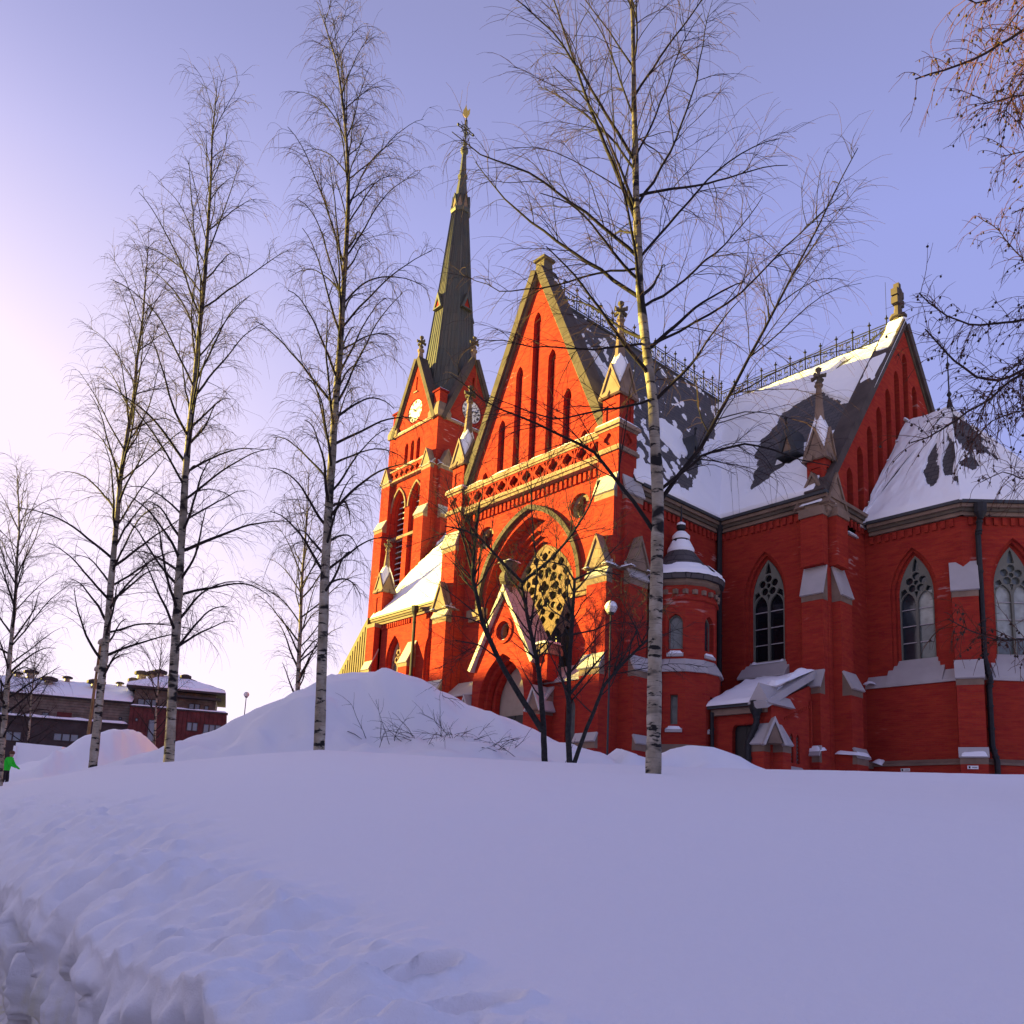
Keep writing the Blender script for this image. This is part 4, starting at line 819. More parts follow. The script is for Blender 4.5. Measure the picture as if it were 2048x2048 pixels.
mb.prism((A([px1 - 0.15, py0 - 0.42, 0.0]), A([1.0, 0, 0]), Z3, A([0, -1.0, 0])), [(-0.62, 5.75), (0.40, 5.75), (-0.1, 6.62)], -1.9, 0.1, 'tin'); cp = mb.build('coping', vp)
snow_obj('snow', cp, snow_sheet((px1 - 0.5, py0 + 0.4, 6.62), (0.55, 0, 0), (0, 3.1, 1.15), 12, 30, 0.26, lambda u, v: 0.4 + .6 * sstep(-.4, .2, fbm(u * 2, v * 4, 6, 3)), 0.2, 4))
mb = MB('brick'); slope_caps(mb, (px1 - 0.36, py0), (0, -1), 0.6, [(4.15, 0.45)], ZG, 0.8); slope_caps(mb, (px1, py0 + 0.42), (1, 0), 0.6, [(4.15, 0.45)], ZG, 0.8)
gablet(mb, (px1 - 0.08, py0 + 0.08), (0.7071, -0.7071), 0.6, 0.75, 4.1, 0.8, 0.7, 'tin'); mb.build('buttress', vp)
downpipe([(px1 - 0.5, py0 - 0.30, 5.75), (px1 - 0.5, py0 - 0.28, 5.0), (px1 - 0.75, py0 - 0.5, 4.2), (px1 - 0.75, py0 - 0.55, 2.0)], 0.13); downpipe([(px0 + 0.1, py0 - 0.25, 5.6), (px0 + 0.1, py0 - 0.2, 3.2)], 0.08, False)
# ---- nave wall west of the transept
mb = MB('brick'); nw = [-53.0, -48.1, -43.2, -38.6]
mb.plate(fc, rect(-55.95, XC - 5.6, ZG, 16.0), [arch(x, 8.2, 0.98, 12.4, 14.35, 10) for x in nw], -0.6, 0.0)
for x in nw: arched_opening(mb, fc, x, 8.2, 0.98, 12.4, 14.35, 0.0, [(0.12, 0.14), (0.24, 0.45)])
dentils(mb, fc, -55.2, -51.0, 15.0, pitch=0.28, h=0.34); dentils(mb, fc, -49.2, -44.5, 15.0, pitch=0.28, h=0.34); mb.build('wall', church)
for x in nw: window(fc, x, 8.55, 0.74, 12.2, 14.05, 0.55, lambda i, k: 'glass_grey' if (k + i) % 2 else 'glass_amber', church, 4, 'stone_pale')
cornice(fc, -55.95, XC - 6.2, 15.4)
for x in (-50.6, -45.7, -40.9):
    mb = MB('brick'); slope_caps(mb, (x, YN), (0, -1), 1.0, [(11.9, 0.75), (7.2, 1.1)], ZG, 1.6); mb.build('buttress', church)
cx, cy = -55.35, YN + 0.35
mb = MB('brick'); mb.sq(cx, cy, [(ZG, 0.5), (16.4, 0.5)], 'brick'); mb.build('pier', church)
angle_piers(cx, cy, 0.5, -1, 0.95, [(11.9, 0.7), (7.2, 1.05)], None, ZG, 1.6)
mb = MB('brick'); mb.box(cx - .5, cx + .5, YN - 0.65, YN, 11.5, 15.2); mb.box(cx - .55, cx + .55, YN - 0.7, YN, 15.15, 15.45, 'stone'); mb.build('buttress', church)
pinnacle(cx + 0.3, cy - 0.2, 0.5, 16.0, 18.0, 19.6, 21.4, 22.25)
# low wooden lean-to west of the nave
mb = MB('wood_brown'); mb.loft([[(-56.4, y, 16.2), (-56.4, y, 2.0), (-64.5, y, 2.0), (-63.2, y, 9.0)] for y in (34.6, 39.6)], 'wood_brown')
for i in range(22): x_ = -63.4 + i * 0.32; mb.box(x_, x_ + 0.05, 34.55, 34.6, 2.0, 8.4 + (x_ + 63.4) * 1.05, 'wood_brown')
mb.build('lean_to', church)
# two small notice plates low on the apse masonry
for k_, (fr_, u_, z_, n_) in enumerate(((FY(AY0), -16.72, 3.62, 0.505), ((A([AX, AY0, 0.0]), A([0.9239, 0.3827, 0]), Z3, A([0.3827, -0.9239, 0])), -0.06, 3.62, 0.985))):
    mb = MB('paint_white'); mb.prism(fr_, rect(u_ - 0.20, u_ + 0.20, z_ - 0.07, z_ + 0.07), n_ - 0.01, n_ + 0.012, 'paint_white')
    mb.prism(fr_, rect(u_ - 0.16, u_ - 0.09, z_ - 0.045, z_ + 0.045), n_ + 0.012, n_ + 0.015, 'clock_black'); mb.prism(fr_, rect(u_ - 0.03, u_ + 0.16, z_ - 0.012, z_ + 0.012), n_ + 0.012, n_ + 0.015, 'lead')
    mb.build('notice_plate', church)

# ------------------------------------------------------------------ bell tower and spire (parts of the church)
TX, TY, TH = -60.4, 43.9, 3.75
def tower_face(fr, c):
    mb = MB('brick')
    bel = [(c - 1.32, 20.5, 0.98, 28.0, 29.9), (c + 1.32, 20.5, 0.98, 28.0, 29.9)]
    mb.plate(fr, rect(c - TH + .004, c + TH - .004, ZG, 31.2), [arch(*b, 10) for b in bel], -0.9, 0.0)
    for b in bel: arched_opening(mb, fr, b[0], b[1], b[2], b[3], b[4], 0.0, [(0.18, 0.35), (0.34, 0.7)])
    for b in bel:
        a = arch(b[0], 0, b[2] + 0.22, b[3], b[4] + 0.3, 9, False); i_ = arch(b[0], 0, b[2] + 0.08, b[3], b[4] + 0.12, 9, False); mb.plate(fr, a + i_[::-1], [], -0.02, 0.12, 'stone')
    mb.plate(fr, rect(c - TH + .124, c + TH - .124, 31.2, 35.6), [arch(c + k * 0.92, 32.35, 0.27, 33.9, 34.4, 6) for k in (-1, 0, 1)], -0.5, -0.12)
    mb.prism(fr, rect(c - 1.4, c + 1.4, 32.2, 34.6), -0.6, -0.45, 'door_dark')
    mb.prism(fr, rect(c - 1.3 - 2.2, c + 3.5, 25.3, 25.55), -0.3, 0.02, 'stone')
    mb.build('tower_wall', church)
    mb = MB('stone'); strip(mb, fr, c - 2.75, c + 2.75, 30.75, 0.16, -0.1, 0.38, 'stone_pale'); strip(mb, fr, c - 2.75, c + 2.75, 31.75, 0.16, -0.1, 0.38, 'stone_pale')
    b_ = mb.build('balustrade', church); mb = MB('brick'); n = 7; w = 5.5 / n
    mb.plate(fr, rect(c - 2.75, c + 2.75, 30.91, 31.75), [foil(c - 2.75 + w * (i + .5), 31.33, 0.31, 16) for i in range(n)], 0.05, 0.30, 'brick', None, True); mb.build('panel', b_)
    O, U, V, N = fr; snow_obj('snow', b_, snow_sheet(O + U * (c - 2.75) + Z3 * 31.91 + N * 0.40, U * 5.5, -N * 0.5, 60, 6, 0.16, lambda u, v: 0.4 + .6 * sstep(-.3, .2, fbm(u * 9, v, 5, 2)), 0.08, 1))
    for b in bel:
        lv = MB('louver')
        for k in range(17):
            z = 20.6 + k * 0.52
            O, U, V, N = fr; wd = b[2] - 0.3 if z < 28 else (b[2] - 0.3) * max(0.15, 1 - (z - 28) / 2.0)
            lv.loft([[O + u * U + zz * Z3 + n * N for n, zz in ((-0.9, z + 0.35), (-0.45, z), (-0.45, z - 0.05), (-0.9, z + 0.30))] for u in (b[0] - wd, b[0] + wd)], 'louver')
            lv.loft([[O + u * U + zz * Z3 + n * N for n, zz in ((-0.62, z + 0.165), (-0.46, z + 0.03), (-0.44, z + 0.06), (-0.60, z + 0.20))] for u in (b[0] - wd, b[0] + wd)], 'louver_snow')
        lv.build('louvers', church)
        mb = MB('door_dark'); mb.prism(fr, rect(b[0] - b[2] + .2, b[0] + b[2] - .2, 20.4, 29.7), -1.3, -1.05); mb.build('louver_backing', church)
    # clock gable
    fr2 = (O - N * 0.12, U, V, N)
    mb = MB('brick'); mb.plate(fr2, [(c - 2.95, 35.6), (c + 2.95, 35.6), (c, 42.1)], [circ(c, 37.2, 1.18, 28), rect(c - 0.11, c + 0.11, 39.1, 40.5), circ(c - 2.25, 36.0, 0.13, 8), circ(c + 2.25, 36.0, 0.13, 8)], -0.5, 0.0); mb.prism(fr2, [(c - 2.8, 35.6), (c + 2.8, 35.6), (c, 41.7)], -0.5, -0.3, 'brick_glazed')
    mb.build('tower_gable', church)
    mb = MB('stone'); strip(mb, fr2, c - 2.8, c + 2.8, 35.42, 0.22, -0.1, 0.16, 'stone_pale'); strip(mb, fr2, c - 0.28, c + 0.28, 38.95, 0.12, -0.1, 0.12, 'stone_pale'); st = mb.build('string_course', church)
    snow_obj('snow', st, snow_sheet(O + U * (c - 2.8) + Z3 * 35.64 + N * 0.05, U * 5.6, -N * 0.17, 50, 4, 0.10, None, 0.05, 1))
    mb = MB('slate'); mb.loft([[O + u * U + z * Z3 - N * n for u, z in ((c - 2.95, 35.6), (c + 2.95, 35.6), (c, 42.0))] for n in (0.5, TH)], 'lead'); mb.build('tower_roof', church)
    for s in (-1, 1): cp = coping(fr2, (c + s * 3.05, 35.35), (c, 42.2), -0.75, 0.26, 0.40)
    p = O + U * c - N * 0.3; mb = MB('stone_dark'); mb.sq(p[0], p[1], [(41.9, 0.30), (43.0, 0.20), (43.1, 0.30), (43.25, 0.30), (43.3, 0.14), (43.6, 0.14)], 'stone', 8); finial(mb, p[0], p[1], 43.5, 1.2); mb.build('finial', church)
    # clock
    def pol(r, t): return (c + r * math.sin(t), 37.2 + r * math.cos(t))
    mb = MB('clock_white'); mb.prism(fr2, circ(c, 37.2, 1.10, 32), -0.14, -0.06, 'clock_white'); mb.plate(fr2, circ(c, 37.2, 1.18, 32), [circ(c, 37.2, 1.06, 32)], -0.15, 0.0, 'brick_glazed'); ck = mb.build('clock', church)
    romans = ['XII', 'I', 'II', 'III', 'IIII', 'V', 'VI', 'VII', 'VIII', 'IX', 'X', 'XI']; mb = MB('clock_black')
    def bar(t, x0, r0, x1, r1, w=0.035):
        a = A([math.cos(t), -math.sin(t)]); b = A([math.sin(t), math.cos(t)]); P0 = A([c, 37.2]) + a * x0 + b * r0; P1 = A([c, 37.2]) + a * x1 + b * r1
        d = P1 - P0; d = d / np.linalg.norm(d); q = A([-d[1], d[0]]) * w / 2
        mb.prism(fr2, [tuple(P0 - q), tuple(P0 + q), tuple(P1 + q), tuple(P1 - q)], -0.065, -0.04)
    for h, s in enumerate(romans):
        t = h * math.pi / 6; wd = {'I': 0.075, 'V': 0.14, 'X': 0.15}; tot = sum(wd[q] for q in s); x = -tot / 2
        for q in s:
            m = x + wd[q] / 2
            if q == 'I': bar(t, m, 0.74, m, 0.98, 0.045)
            elif q == 'V': bar(t, m - .055, 0.98, m, 0.74, 0.045); bar(t, m + .055, 0.98, m, 0.74, 0.025)
            else: bar(t, m - .06, 0.98, m + .06, 0.74, 0.045); bar(t, m + .06, 0.98, m - .06, 0.74, 0.025)
            x += wd[q]
    mb.build('numerals', ck)
    for t, r, w in ((math.radians(-50), 0.55, 0.10), (math.radians(76), 0.86, 0.07)):
        mb = MB('clock_black'); a = A([math.sin(t), math.cos(t)]); b = A([a[1], -a[0]]); C_ = A([c, 37.2])
        mb.prism(fr2, [tuple(C_ - a * 0.16 - b * w * .6), tuple(C_ - a * .16 + b * w * .6), tuple(C_ + a * r * .8 + b * w * .5), tuple(C_ + a * r), tuple(C_ + a * r * .8 - b * w * .5)], -0.02 if r < .6 else 0.02, 0.01 if r < .6 else 0.05); mb.build('hand', ck)
tower_face(FY(TY - TH), TX); tower_face(FX(TX + TH), TY)
mb = MB('brick'); mb.box(TX - TH, TX - TH + 0.5, TY - TH + .1, TY + TH, ZG, 35.6); mb.box(TX - TH + .5, TX + TH - .1, TY + TH - 0.5, TY + TH, ZG, 35.6)
mb.prism((A([TX - TH + .12, TY, 0.0]), A([0, -1.0, 0]), Z3, A([-1.0, 0, 0])), [(-2.95, 35.6), (2.95, 35.6), (0, 42.1)], -0.4, 0); mb.prism((A([TX, TY + TH - .12, 0.0]), A([1.0, 0, 0]), Z3, A([0, 1.0, 0])), [(-2.95, 35.6), (2.95, 35.6), (0, 42.1)], -0.4, 0); mb.build('tower_wall', church)
for sx in (-1, 1):
    for sy in (-1, 1):
        cx, cy = TX + sx * (TH - 0.62), TY + sy * (TH - 0.62); mb = MB('brick')
        mb.sq(cx, cy, [(35.5, 0.72), (36.0, 0.74), (36.9, 0.46)], 'stone'); mb.sq(cx, cy, [(36.6, 0.42), (37.95, 0.42)], 'brick'); mb.sq(cx, cy, [(37.95, 0.54), (38.12, 0.54)], 'brick_glazed'); mb.sq(cx, cy, [(38.12, 0.5), (38.3, 0.1)], 'lead')
        ct = mb.build('corner_turret', church); snow_obj('snow', ct, snow_sheet((cx - .54, cy - .54, 38.13), (1.08, 0, 0), (0, 1.08, 0), 10, 10, 0.10, None, 0.1, 1), snow_sheet((cx + .3, cy - .5, 36.3), (0.35, 0, -0.5), (0, 0.9, 0), 8, 8, 0.12, None, 0.1, 2))
for sx in (-1, 1):
    cx, cy = TX + sx * (TH - 0.7), TY - TH + 0.7
    mb = MB('brick'); mb.sq(cx, cy, [(ZG, 0.74), (31.0, 0.74)], 'brick'); mb.build('pier', church)
    angle_piers(cx, cy, 0.7, sx, 1.30, [(30.9, 0.42), (26.4, 0.85), (16.0, 1.15)], (30.9, 1.3, 0.5), ZG, 0.5)
# spire
mb = MB('copper'); SZ = [(35.7, 3.35), (38.0, 2.80), (43.5, 2.16), (52, 1.36), (59.2, 0.76)]
mb.sq(TX, TY, SZ, 'copper', 8, math.pi / 8); mb.sq(TX, TY, [(59.1, 0.86), (59.35, 0.94), (59.5, 0.94), (59.6, 0.72)], 'copper', 8, math.pi / 8)
mb.sq(TX, TY, [(59.5, 0.72), (60.9, 0.60), (63.2, 0.36), (63.3, 0.46), (63.5, 0.46), (63.6, 0.34), (66.0, 0.20)], 'copper', 8, math.pi / 8)
mb.lathe(TX, TY, [(0.2, 65.95), (0.36, 66.1), (0.40, 66.35), (0.36, 66.6), (0.18, 66.75), (0.14, 66.95), (0.2, 67.0)], 12, 'copper')
sp_ = mb.build('spire', church)
mb = MB('copper')
for i in range(8):
    a0, a1 = math.pi / 8 + i * math.pi / 4, math.pi / 8 + (i + 1) * math.pi / 4; k = 1 / math.cos(math.pi / 8)
    for t in (0.0, 0.22, 0.42, 0.6, 0.8):
        P = []
        for z, h in SZ:
            e0 = A([math.cos(a0), math.sin(a0)]) * h * k; e1 = A([math.cos(a1), math.sin(a1)]) * h * k; q = e0 + (e1 - e0) * t; P.append((TX + q[0] * 1.003, TY + q[1] * 1.003, z))
        mb.tube(P, 0.085 if t == 0 else 0.04, 4)
mb.build('seams', sp_)
for i in range(8):                                                   # little gablets round the collar and lucarnes lower down
    a = i * math.pi / 4; N = (math.cos(a), math.sin(a)); mb = MB('copper'); gablet(mb, (TX, TY), N, 0.62, 0.80, 59.55, 1.35, 0.3, 'copper'); mb.build('gablet', sp_)
for i in range(4):
    a = i * math.pi / 2; N = A([math.cos(a), math.sin(a), 0]); W = A([-N[1], N[0], 0]); z = 48.2; h = 1.72; f = (A([TX, TY, 0.0]), W, Z3, N); mb = MB('lead')
    mb.plate(f, [(-0.62, z), (0.62, z), (0, z + 1.7)], [[(-0.36, z + .12), (0.36, z + .12), (0, z + 1.1)]], 1.0, 2.05, 'copper'); mb.prism(f, [(-0.45, z + .05), (0.45, z + .05), (0, z + 1.25)], 1.2, 1.95, 'brick'); mb.build('lucarne', sp_)
# iron cross and gilded cock
mb = MB('iron'); mb.tube([(TX, TY, 66.9), (TX, TY, 70.2)], [0.09, 0.05], 6)
for dz, w in ((68.75, 0.95),):
    for o in (-0.12, 0.12): mb.tube([(TX, TY - w, dz + o), (TX, TY + w, dz + o)], 0.05, 5)
    for o in (-0.14, 0.14): mb.tube([(TX, TY + o, dz - 0.9), (TX, TY + o, dz + 1.0)], 0.045, 5)
    for e in ((w, 0), (-w, 0), (0, 1.05)): mb.lathe(TX, TY + e[0], [(0.02, dz + e[1] - .2), (0.15, dz + e[1]), (0.02, dz + e[1] + .2)], 6)
    mb.tube([(TX, TY + 0.5 * math.cos(t), dz + 0.5 * math.sin(t)) for t in np.linspace(0, 2 * math.pi, 17)], 0.045, 5)
    for k in range(4):
        a = math.pi / 4 + k * math.pi / 2; mb.tube([(TX, TY, dz), (TX, TY + .85 * math.cos(a), dz + .85 * math.sin(a))], [0.05, 0.03], 4)
for k in range(4):
    a = k * math.pi / 2 + .4; mb.tube([(TX, TY, 67.1), (TX + .2 * math.cos(a), TY + .2 * math.sin(a), 67.35), (TX + .42 * math.cos(a), TY + .42 * math.sin(a), 67.4), (TX + .45 * math.cos(a), TY + .45 * math.sin(a), 67.65)], [0.05, 0.06, 0.05, 0.03], 5)
mb.build('cross', sp_)
mb = MB('gilt'); f = (A([TX, TY, 0.0]), A([-0.72, -0.69, 0]), Z3, A([0.69, -0.72, 0])); mb.prism(f, [(-.05, 70.1), (.22, 70.25), (.38, 70.6), (.36, 70.95), (.2, 71.25), (.1, 71.7), (.02, 71.2), (-.1, 70.9), (-.32, 71.15), (-.30, 70.6), (-.15, 70.3)], -.05, .05); mb.build('weathercock', sp_)

# ------------------------------------------------------------------ ground: one snow sheet, its ploughed edge, the road
R2 = A([math.cos(YAW), -math.sin(YAW)]); F2 = A([math.sin(YAW), math.cos(YAW)])      # right and forward on the ground
def ad(x, y): return x * R2[0] + y * R2[1], x * F2[0] + y * F2[1]
LC = 1.10                                                           # the bank's lip: 0.806 a + 0.592 d = LC
ZROAD = -1.62
DK = A([0, 1.5, 2.5, 3.5, 5, 7, 9, 12, 15, 18, 20, 21.4, 22.4, 23.6, 25.5, 29, 33, 38, 60, 90, 140, 400]); ZK = A([-0.80, -0.72, -0.60, -0.42, -0.12, 0.22, 0.52, 0.86, 1.16, 1.52, 1.73, 1.84, 1.87, 1.80, 1.55, 1.6, 2.3, 2.7, 3.6, 4.6, 5.5, 6.0])
KK = A([-1.0, -0.6, -0.45, -0.4, -0.22, 0, 0.2, 0.6, 1.0]); KM = A([0.4, 0.56, 0.73, 0.77, 1.0, 1.0, 1.0, 1.10, 1.15])
def hor(x): return 1623.6 + 0.0463 * x
HX = A([250, 350, 450, 520, 600, 660, 700, 760, 800, 840, 880, 930, 1000, 1060, 1120, 1180, 1230, 1262.0]); HY = A([1545, 1513, 1470, 1430, 1387, 1354, 1345, 1347, 1362, 1364, 1386, 1406, 1433, 1456, 1481, 1506, 1531, 1575.0])
GX = A([60, 130, 170, 200, 240, 270, 300, 320, 350.0]); GY = A([1540, 1522, 1500, 1478, 1461, 1463, 1490, 1514, 1540.0])
JX = A([1240, 1286, 1330, 1370, 1400, 1430, 1470, 1510, 1560.0]); JY = A([1560, 1526, 1508, 1490, 1488, 1497, 1510, 1530, 1550.0])
def ridge(a, d, HX_, HY_, D, f0, f1, b0, b1, base, s):
    """long heap with its crest at distance D, crest heights known along it"""
    zr = np.interp(a, (HX_ - 1024) / 1719.5 * D, (hor(HX_) - HY_) / 1719.5 * D, left=-9, right=-9)
    n = fbm(a * 0.55, d * 0.55, 3 + s, 4)
    c = sstep(f0, f1, d + n * 1.6) * (1 - sstep(b0, b1, d + n * 1.2))
    h = np.maximum(zr - base, 0)
    return h * c * (1 + 0.05 * n) + 0.07 * h ** 0.5 * c * fbm(a * 1.7, d * 1.7, 9 + s, 4)
def ground_z(x, y):
    x = np.asarray(x, float); y = np.asarray(y, float); a, d = ad(x, y); p = 0.806 * a + 0.592 * d - LC; r = np.hypot(a, d); t = -0.592 * a + 0.806 * d
    rd = np.maximum(d * 0.85 + 0.15 * r, 0) + np.where(d < 0, 0.4 * r, 0)
    z = np.interp(rd, DK, ZK)
    z = np.where(z > 0, z * np.interp(a / np.maximum(d, 1.0), KK, KM), z)
    z = -0.60 + (z + 0.60) * (1 - np.exp(-np.maximum(p, 0) / (0.70 + 0.03 * np.minimum(r, 40))))
    z = z + ridge(a, d, HX, HY, 30.0, 23.6, 30.2, 30.8, 38.0, z, 0) + ridge(a, d, GX, GY, 44.0, 39.5, 44.0, 45.0, 50.0, z, 5) + ridge(a, d, JX, JY, 28.0, 24.6, 28.0, 28.5, 32.0, z, 7)
    z = z + 0.05 * fbm(a * 0.16, d * 0.16, 1, 3) * sstep(1, 6, r) + 0.022 * fbm(a * 0.55, d * 0.55, 2, 3) + 0.007 * fbm(a * 2.6 + d, d * 1.4, 12, 3)
    # crumbly, wind-carved band along the lip, streaked across it
    wd = 0.50 + 0.08 * np.clip(r, 0, 10)
    q = np.maximum(p, 0) / wd + 0.25 * fbm(t * 0.8, p * 0.8, 41, 2)
    band = np.clip(1 - sstep(0.55, 1.35, q), 0, 1) * sstep(70, 25, r)
    w1 = t * 2.4 + 0.6 * fbm(a * 1.5, d * 1.5, 42, 3) + p * 0.8
    rg = 1 - np.abs(fbm(w1, p * 1.3 + 5, 5, 4)) * 2.2
    bil = lambda k, l, sd, o=3: 2.2 * np.abs(fbm(t * k + 0.5 * fbm(a * 2, d * 2, sd + 1, 2), p * l + 0.4 * fbm(a * 3, d * 3, sd + 2, 2), sd, o))
    z = z + band * (0.070 * bil(1.9, 1.2, 44) + 0.058 * bil(4.2, 2.6, 47) + 0.032 * bil(9.5, 6.5, 48, 3) + 0.014 * fbm(t * 22, p * 16, 45, 3) - 0.075)
    z = z + sstep(1.6, 0.2, q) * 0.008 * fbm(t * 14, p * 7, 46, 3) * sstep(60, 20, r)
    # two boot holes near the edge
    for a0, d0, rx, ry, th in ((-0.34, 3.30, 0.20, 0.085, 0.55), (-0.13, 2.93, 0.20, 0.10, 0.30)):
        u = (a - a0) * math.cos(th) + (d - d0) * math.sin(th); v = -(a - a0) * math.sin(th) + (d - d0) * math.cos(th)
        z = z - 0.20 * (1 - sstep(0.70, 1.05, np.hypot(u / rx, v / ry) + 0.18 * fbm(a * 9, d * 9, 3, 2)))
        z = z + 0.03 * np.exp(-((np.hypot(u / rx, v / ry) - 1.25) / 0.2) ** 2)
    return z
def axis(lo, hi, near, k, c=0.0):
    out = [c]; 
    while out[-1] < hi: out.append(out[-1] + max(near, k * abs(out[-1] - c)))
    neg = [c]
    while neg[-1] > lo: neg.append(neg[-1] - max(near, k * abs(neg[-1] - c)))
    return A(neg[:0:-1] + out)
TT = axis(-140, 330, 0.020, 0.0125, 1.2)
PP = axis(0, 360, 0.018, 0.0135, 0.0); WQ = np.linspace(-1.25, 0, 64)[:-1]
QQ = np.concatenate([WQ, PP]); t_, q_ = np.meshgrid(TT, QQ, indexing='ij')
pp = np.maximum(q_, 0.0); aa = LC * 0.806 - 0.592 * t_ + 0.806 * pp; dd = LC * 0.592 + 0.806 * t_ + 0.592 * pp
X = aa * R2[0] + dd * F2[0]; Y = aa * R2[1] + dd * F2[1]; Zt = ground_z(X, Y)
face = q_ < 0; s_ = np.clip(-q_ / 1.25, 0, 1)                        # 0 at the lip, 1 at the road
tw = t_ + 0.10 * fbm(t_ * 3, s_ * 4, 51, 3)
rid = lambda k, l, sd: 1 - 2.0 * np.abs(fbm(tw * k, s_ * l, sd, 3))
out_ = (-0.13 * sstep(0.06, 0.30, s_) + 0.11 * rid(2.1, 0.7, 21) * sstep(0.02, 0.18, s_) + 0.09 * rid(4.6, 1.1, 22) * sstep(0.05, 0.25, s_) + 0.10 * fbm(tw * 2.4, s_ * 3.2, 23, 4) * sstep(0.0, 0.2, s_) + 0.03 * fbm(tw * 9, s_ * 9, 26, 3) * sstep(0.02, 0.2, s_)
        + 0.06 * np.sign(fbm(tw * 1.6, s_ * 2.2, 27, 2)) * sstep(0.1, 0.3, s_) + 0.42 * sstep(0.78, 1.0, s_) ** 1.5)
lipv = 0.11 * fbm(t_ * 1.5, 3.0, 25, 4) + 0.04 * fbm(t_ * 5, 8.0, 28, 3)
off = np.where(face, -out_, 0) - lipv * np.where(face, np.exp(-s_ * 2.5), np.exp(-pp / 0.30))
aa2 = aa + 0.806 * off; dd2 = dd + 0.592 * off; X = aa2 * R2[0] + dd2 * F2[0]; Y = aa2 * R2[1] + dd2 * F2[1]
Zf = np.where(face, Zt + (ZROAD - 0.05 - Zt) * (s_ ** 0.95) + 0.035 * fbm(tw * 3, s_ * 6, 29, 3) * np.sin(np.pi * s_), Zt)
rnd = np.exp(-pp / 0.07) * 0.05; Zf = np.where(face, Zf - 0.05 * (1 - s_), Zf - rnd)
P = np.stack([X, Y, Zf], -1); idx = np.arange(t_.size).reshape(t_.shape)
F = np.stack([idx[:-1, :-1], idx[:-1, 1:], idx[1:, 1:], idx[1:, :-1]], -1).reshape(-1, 4)
g = put('snow_ground', fast_mesh('snow_ground', [(P.reshape(-1, 3), F[:, ::-1], 'ground_snow')])); tag(g, 'smooth snow cover with a ploughed crumbly edge', None, None, 'structure')
def strip_ground(name, p0, p1, z, mat, nt=160, npx=30, amp=0.0, t0=-140, t1=330):
    tv = axis(t0, t1, 0.06, 0.04, 1.2); pv = np.concatenate([np.linspace(p0, p0 - 2.5, 40), -np.geomspace(abs(p0) + 2.6, abs(p1), npx)]); t, p = np.meshgrid(tv, pv, indexing='ij')
    a = LC * 0.806 - 0.592 * t + 0.806 * p; d = LC * 0.592 + 0.806 * t + 0.592 * p; x = a * R2[0] + d * F2[0]; y = a * R2[1] + d * F2[1]
    e = np.clip((p0 - p) / 0.08, 0, 1)
    zz = z + amp * e * (0.6 + fbm(a * 2.5, d * 2.5, 31, 4)) - 0.02 * (1 - e)
    idx = np.arange(t.size).reshape(t.shape); F = np.stack([idx[:-1, :-1], idx[1:, :-1], idx[1:, 1:], idx[:-1, 1:]], -1).reshape(-1, 4)
    o = put(name, fast_mesh(name, [(np.stack([x, y, zz], -1).reshape(-1, 3), F, mat)])); tag(o, None, None, None, 'structure'); return o
strip_ground('road', 0.3, -900, ZROAD - 0.03, 'asphalt'); strip_ground('road_snow', -0.72, -900, ZROAD, 'ground_snow', amp=0.06)
far = MB('ground_snow'); far.add([(-2200, -2200, -1.72), (2200, -2200, -1.72), (2200, 2200, -1.72), (-2200, 2200, -1.72)], [(0, 1, 2, 3)]); tag(far.build('far_ground'), None, None, None, 'structure')

def at(px, py, depth):                                               # point at a given depth along the view axis
    c = A([(px - 1024) / 1719.502, -(py - 1356.13) / 1719.502, 1.0]) * depth
    return _rt * c[0] + _u2 * c[1] + _fw * c[2]

# ------------------------------------------------------------------ trees
def unit(v): return v / (np.linalg.norm(v, axis=-1, keepdims=True) + 1e-9)
def resample(pts, k):
    pts = np.asarray(pts, float); s = np.concatenate([[0], np.cumsum(np.linalg.norm(np.diff(pts, axis=0), axis=1))]); q = np.linspace(0, s[-1], k)
    return np.stack([np.interp(q, s, pts[:, i]) for i in range(3)], -1)
def grow(starts, dirs, lens, K, r, wob, grav, up=0.0):
    """batch of polylines: each step bends by noise, by gravity (more towards the tip) and upwards at first"""
    N = len(starts); P = np.empty((N, K, 3)); P[:, 0] = starts; d = unit(dirs.copy()); st = (lens / (K - 1))[:, None]
    for k in range(1, K):
        f = k / (K - 1)
        d = d + r.normal(0, wob, d.shape) + A([0, 0, -1.0]) * grav * f ** 1.4 + A([0, 0, 1.0]) * up * (1 - f); d = unit(d); P[:, k] = P[:, k - 1] + d * st
    return P
def along(P, lens, r, per_m, lo, hi, nmin=2):
    src, par = [], []
    for i, L in enumerate(lens):
        n = max(nmin, int(L * per_m)); t = np.sort(r.uniform(lo, hi, n)); src += [i] * n; par += list(t)
    src = np.array(src); par = np.array(par); K = P.shape[1]; f = par * (K - 1); k = np.minimum(f.astype(int), K - 2); w = (f - k)[:, None]
    pos = P[src, k] * (1 - w) + P[src, k + 1] * w; tan = unit(P[src, k + 1] - P[src, k]); return src, par, pos, tan
def side_dirs(tan, r, ang, spread=0.25, flat=0.0):
    n = r.normal(0, 1, tan.shape); n[:, 2] *= (1 - flat); n -= (n * tan).sum(1, keepdims=True) * tan; n = unit(n)
    a = (ang + r.normal(0, spread, len(tan)))[:, None]; return tan * np.cos(a) + n * np.sin(a)
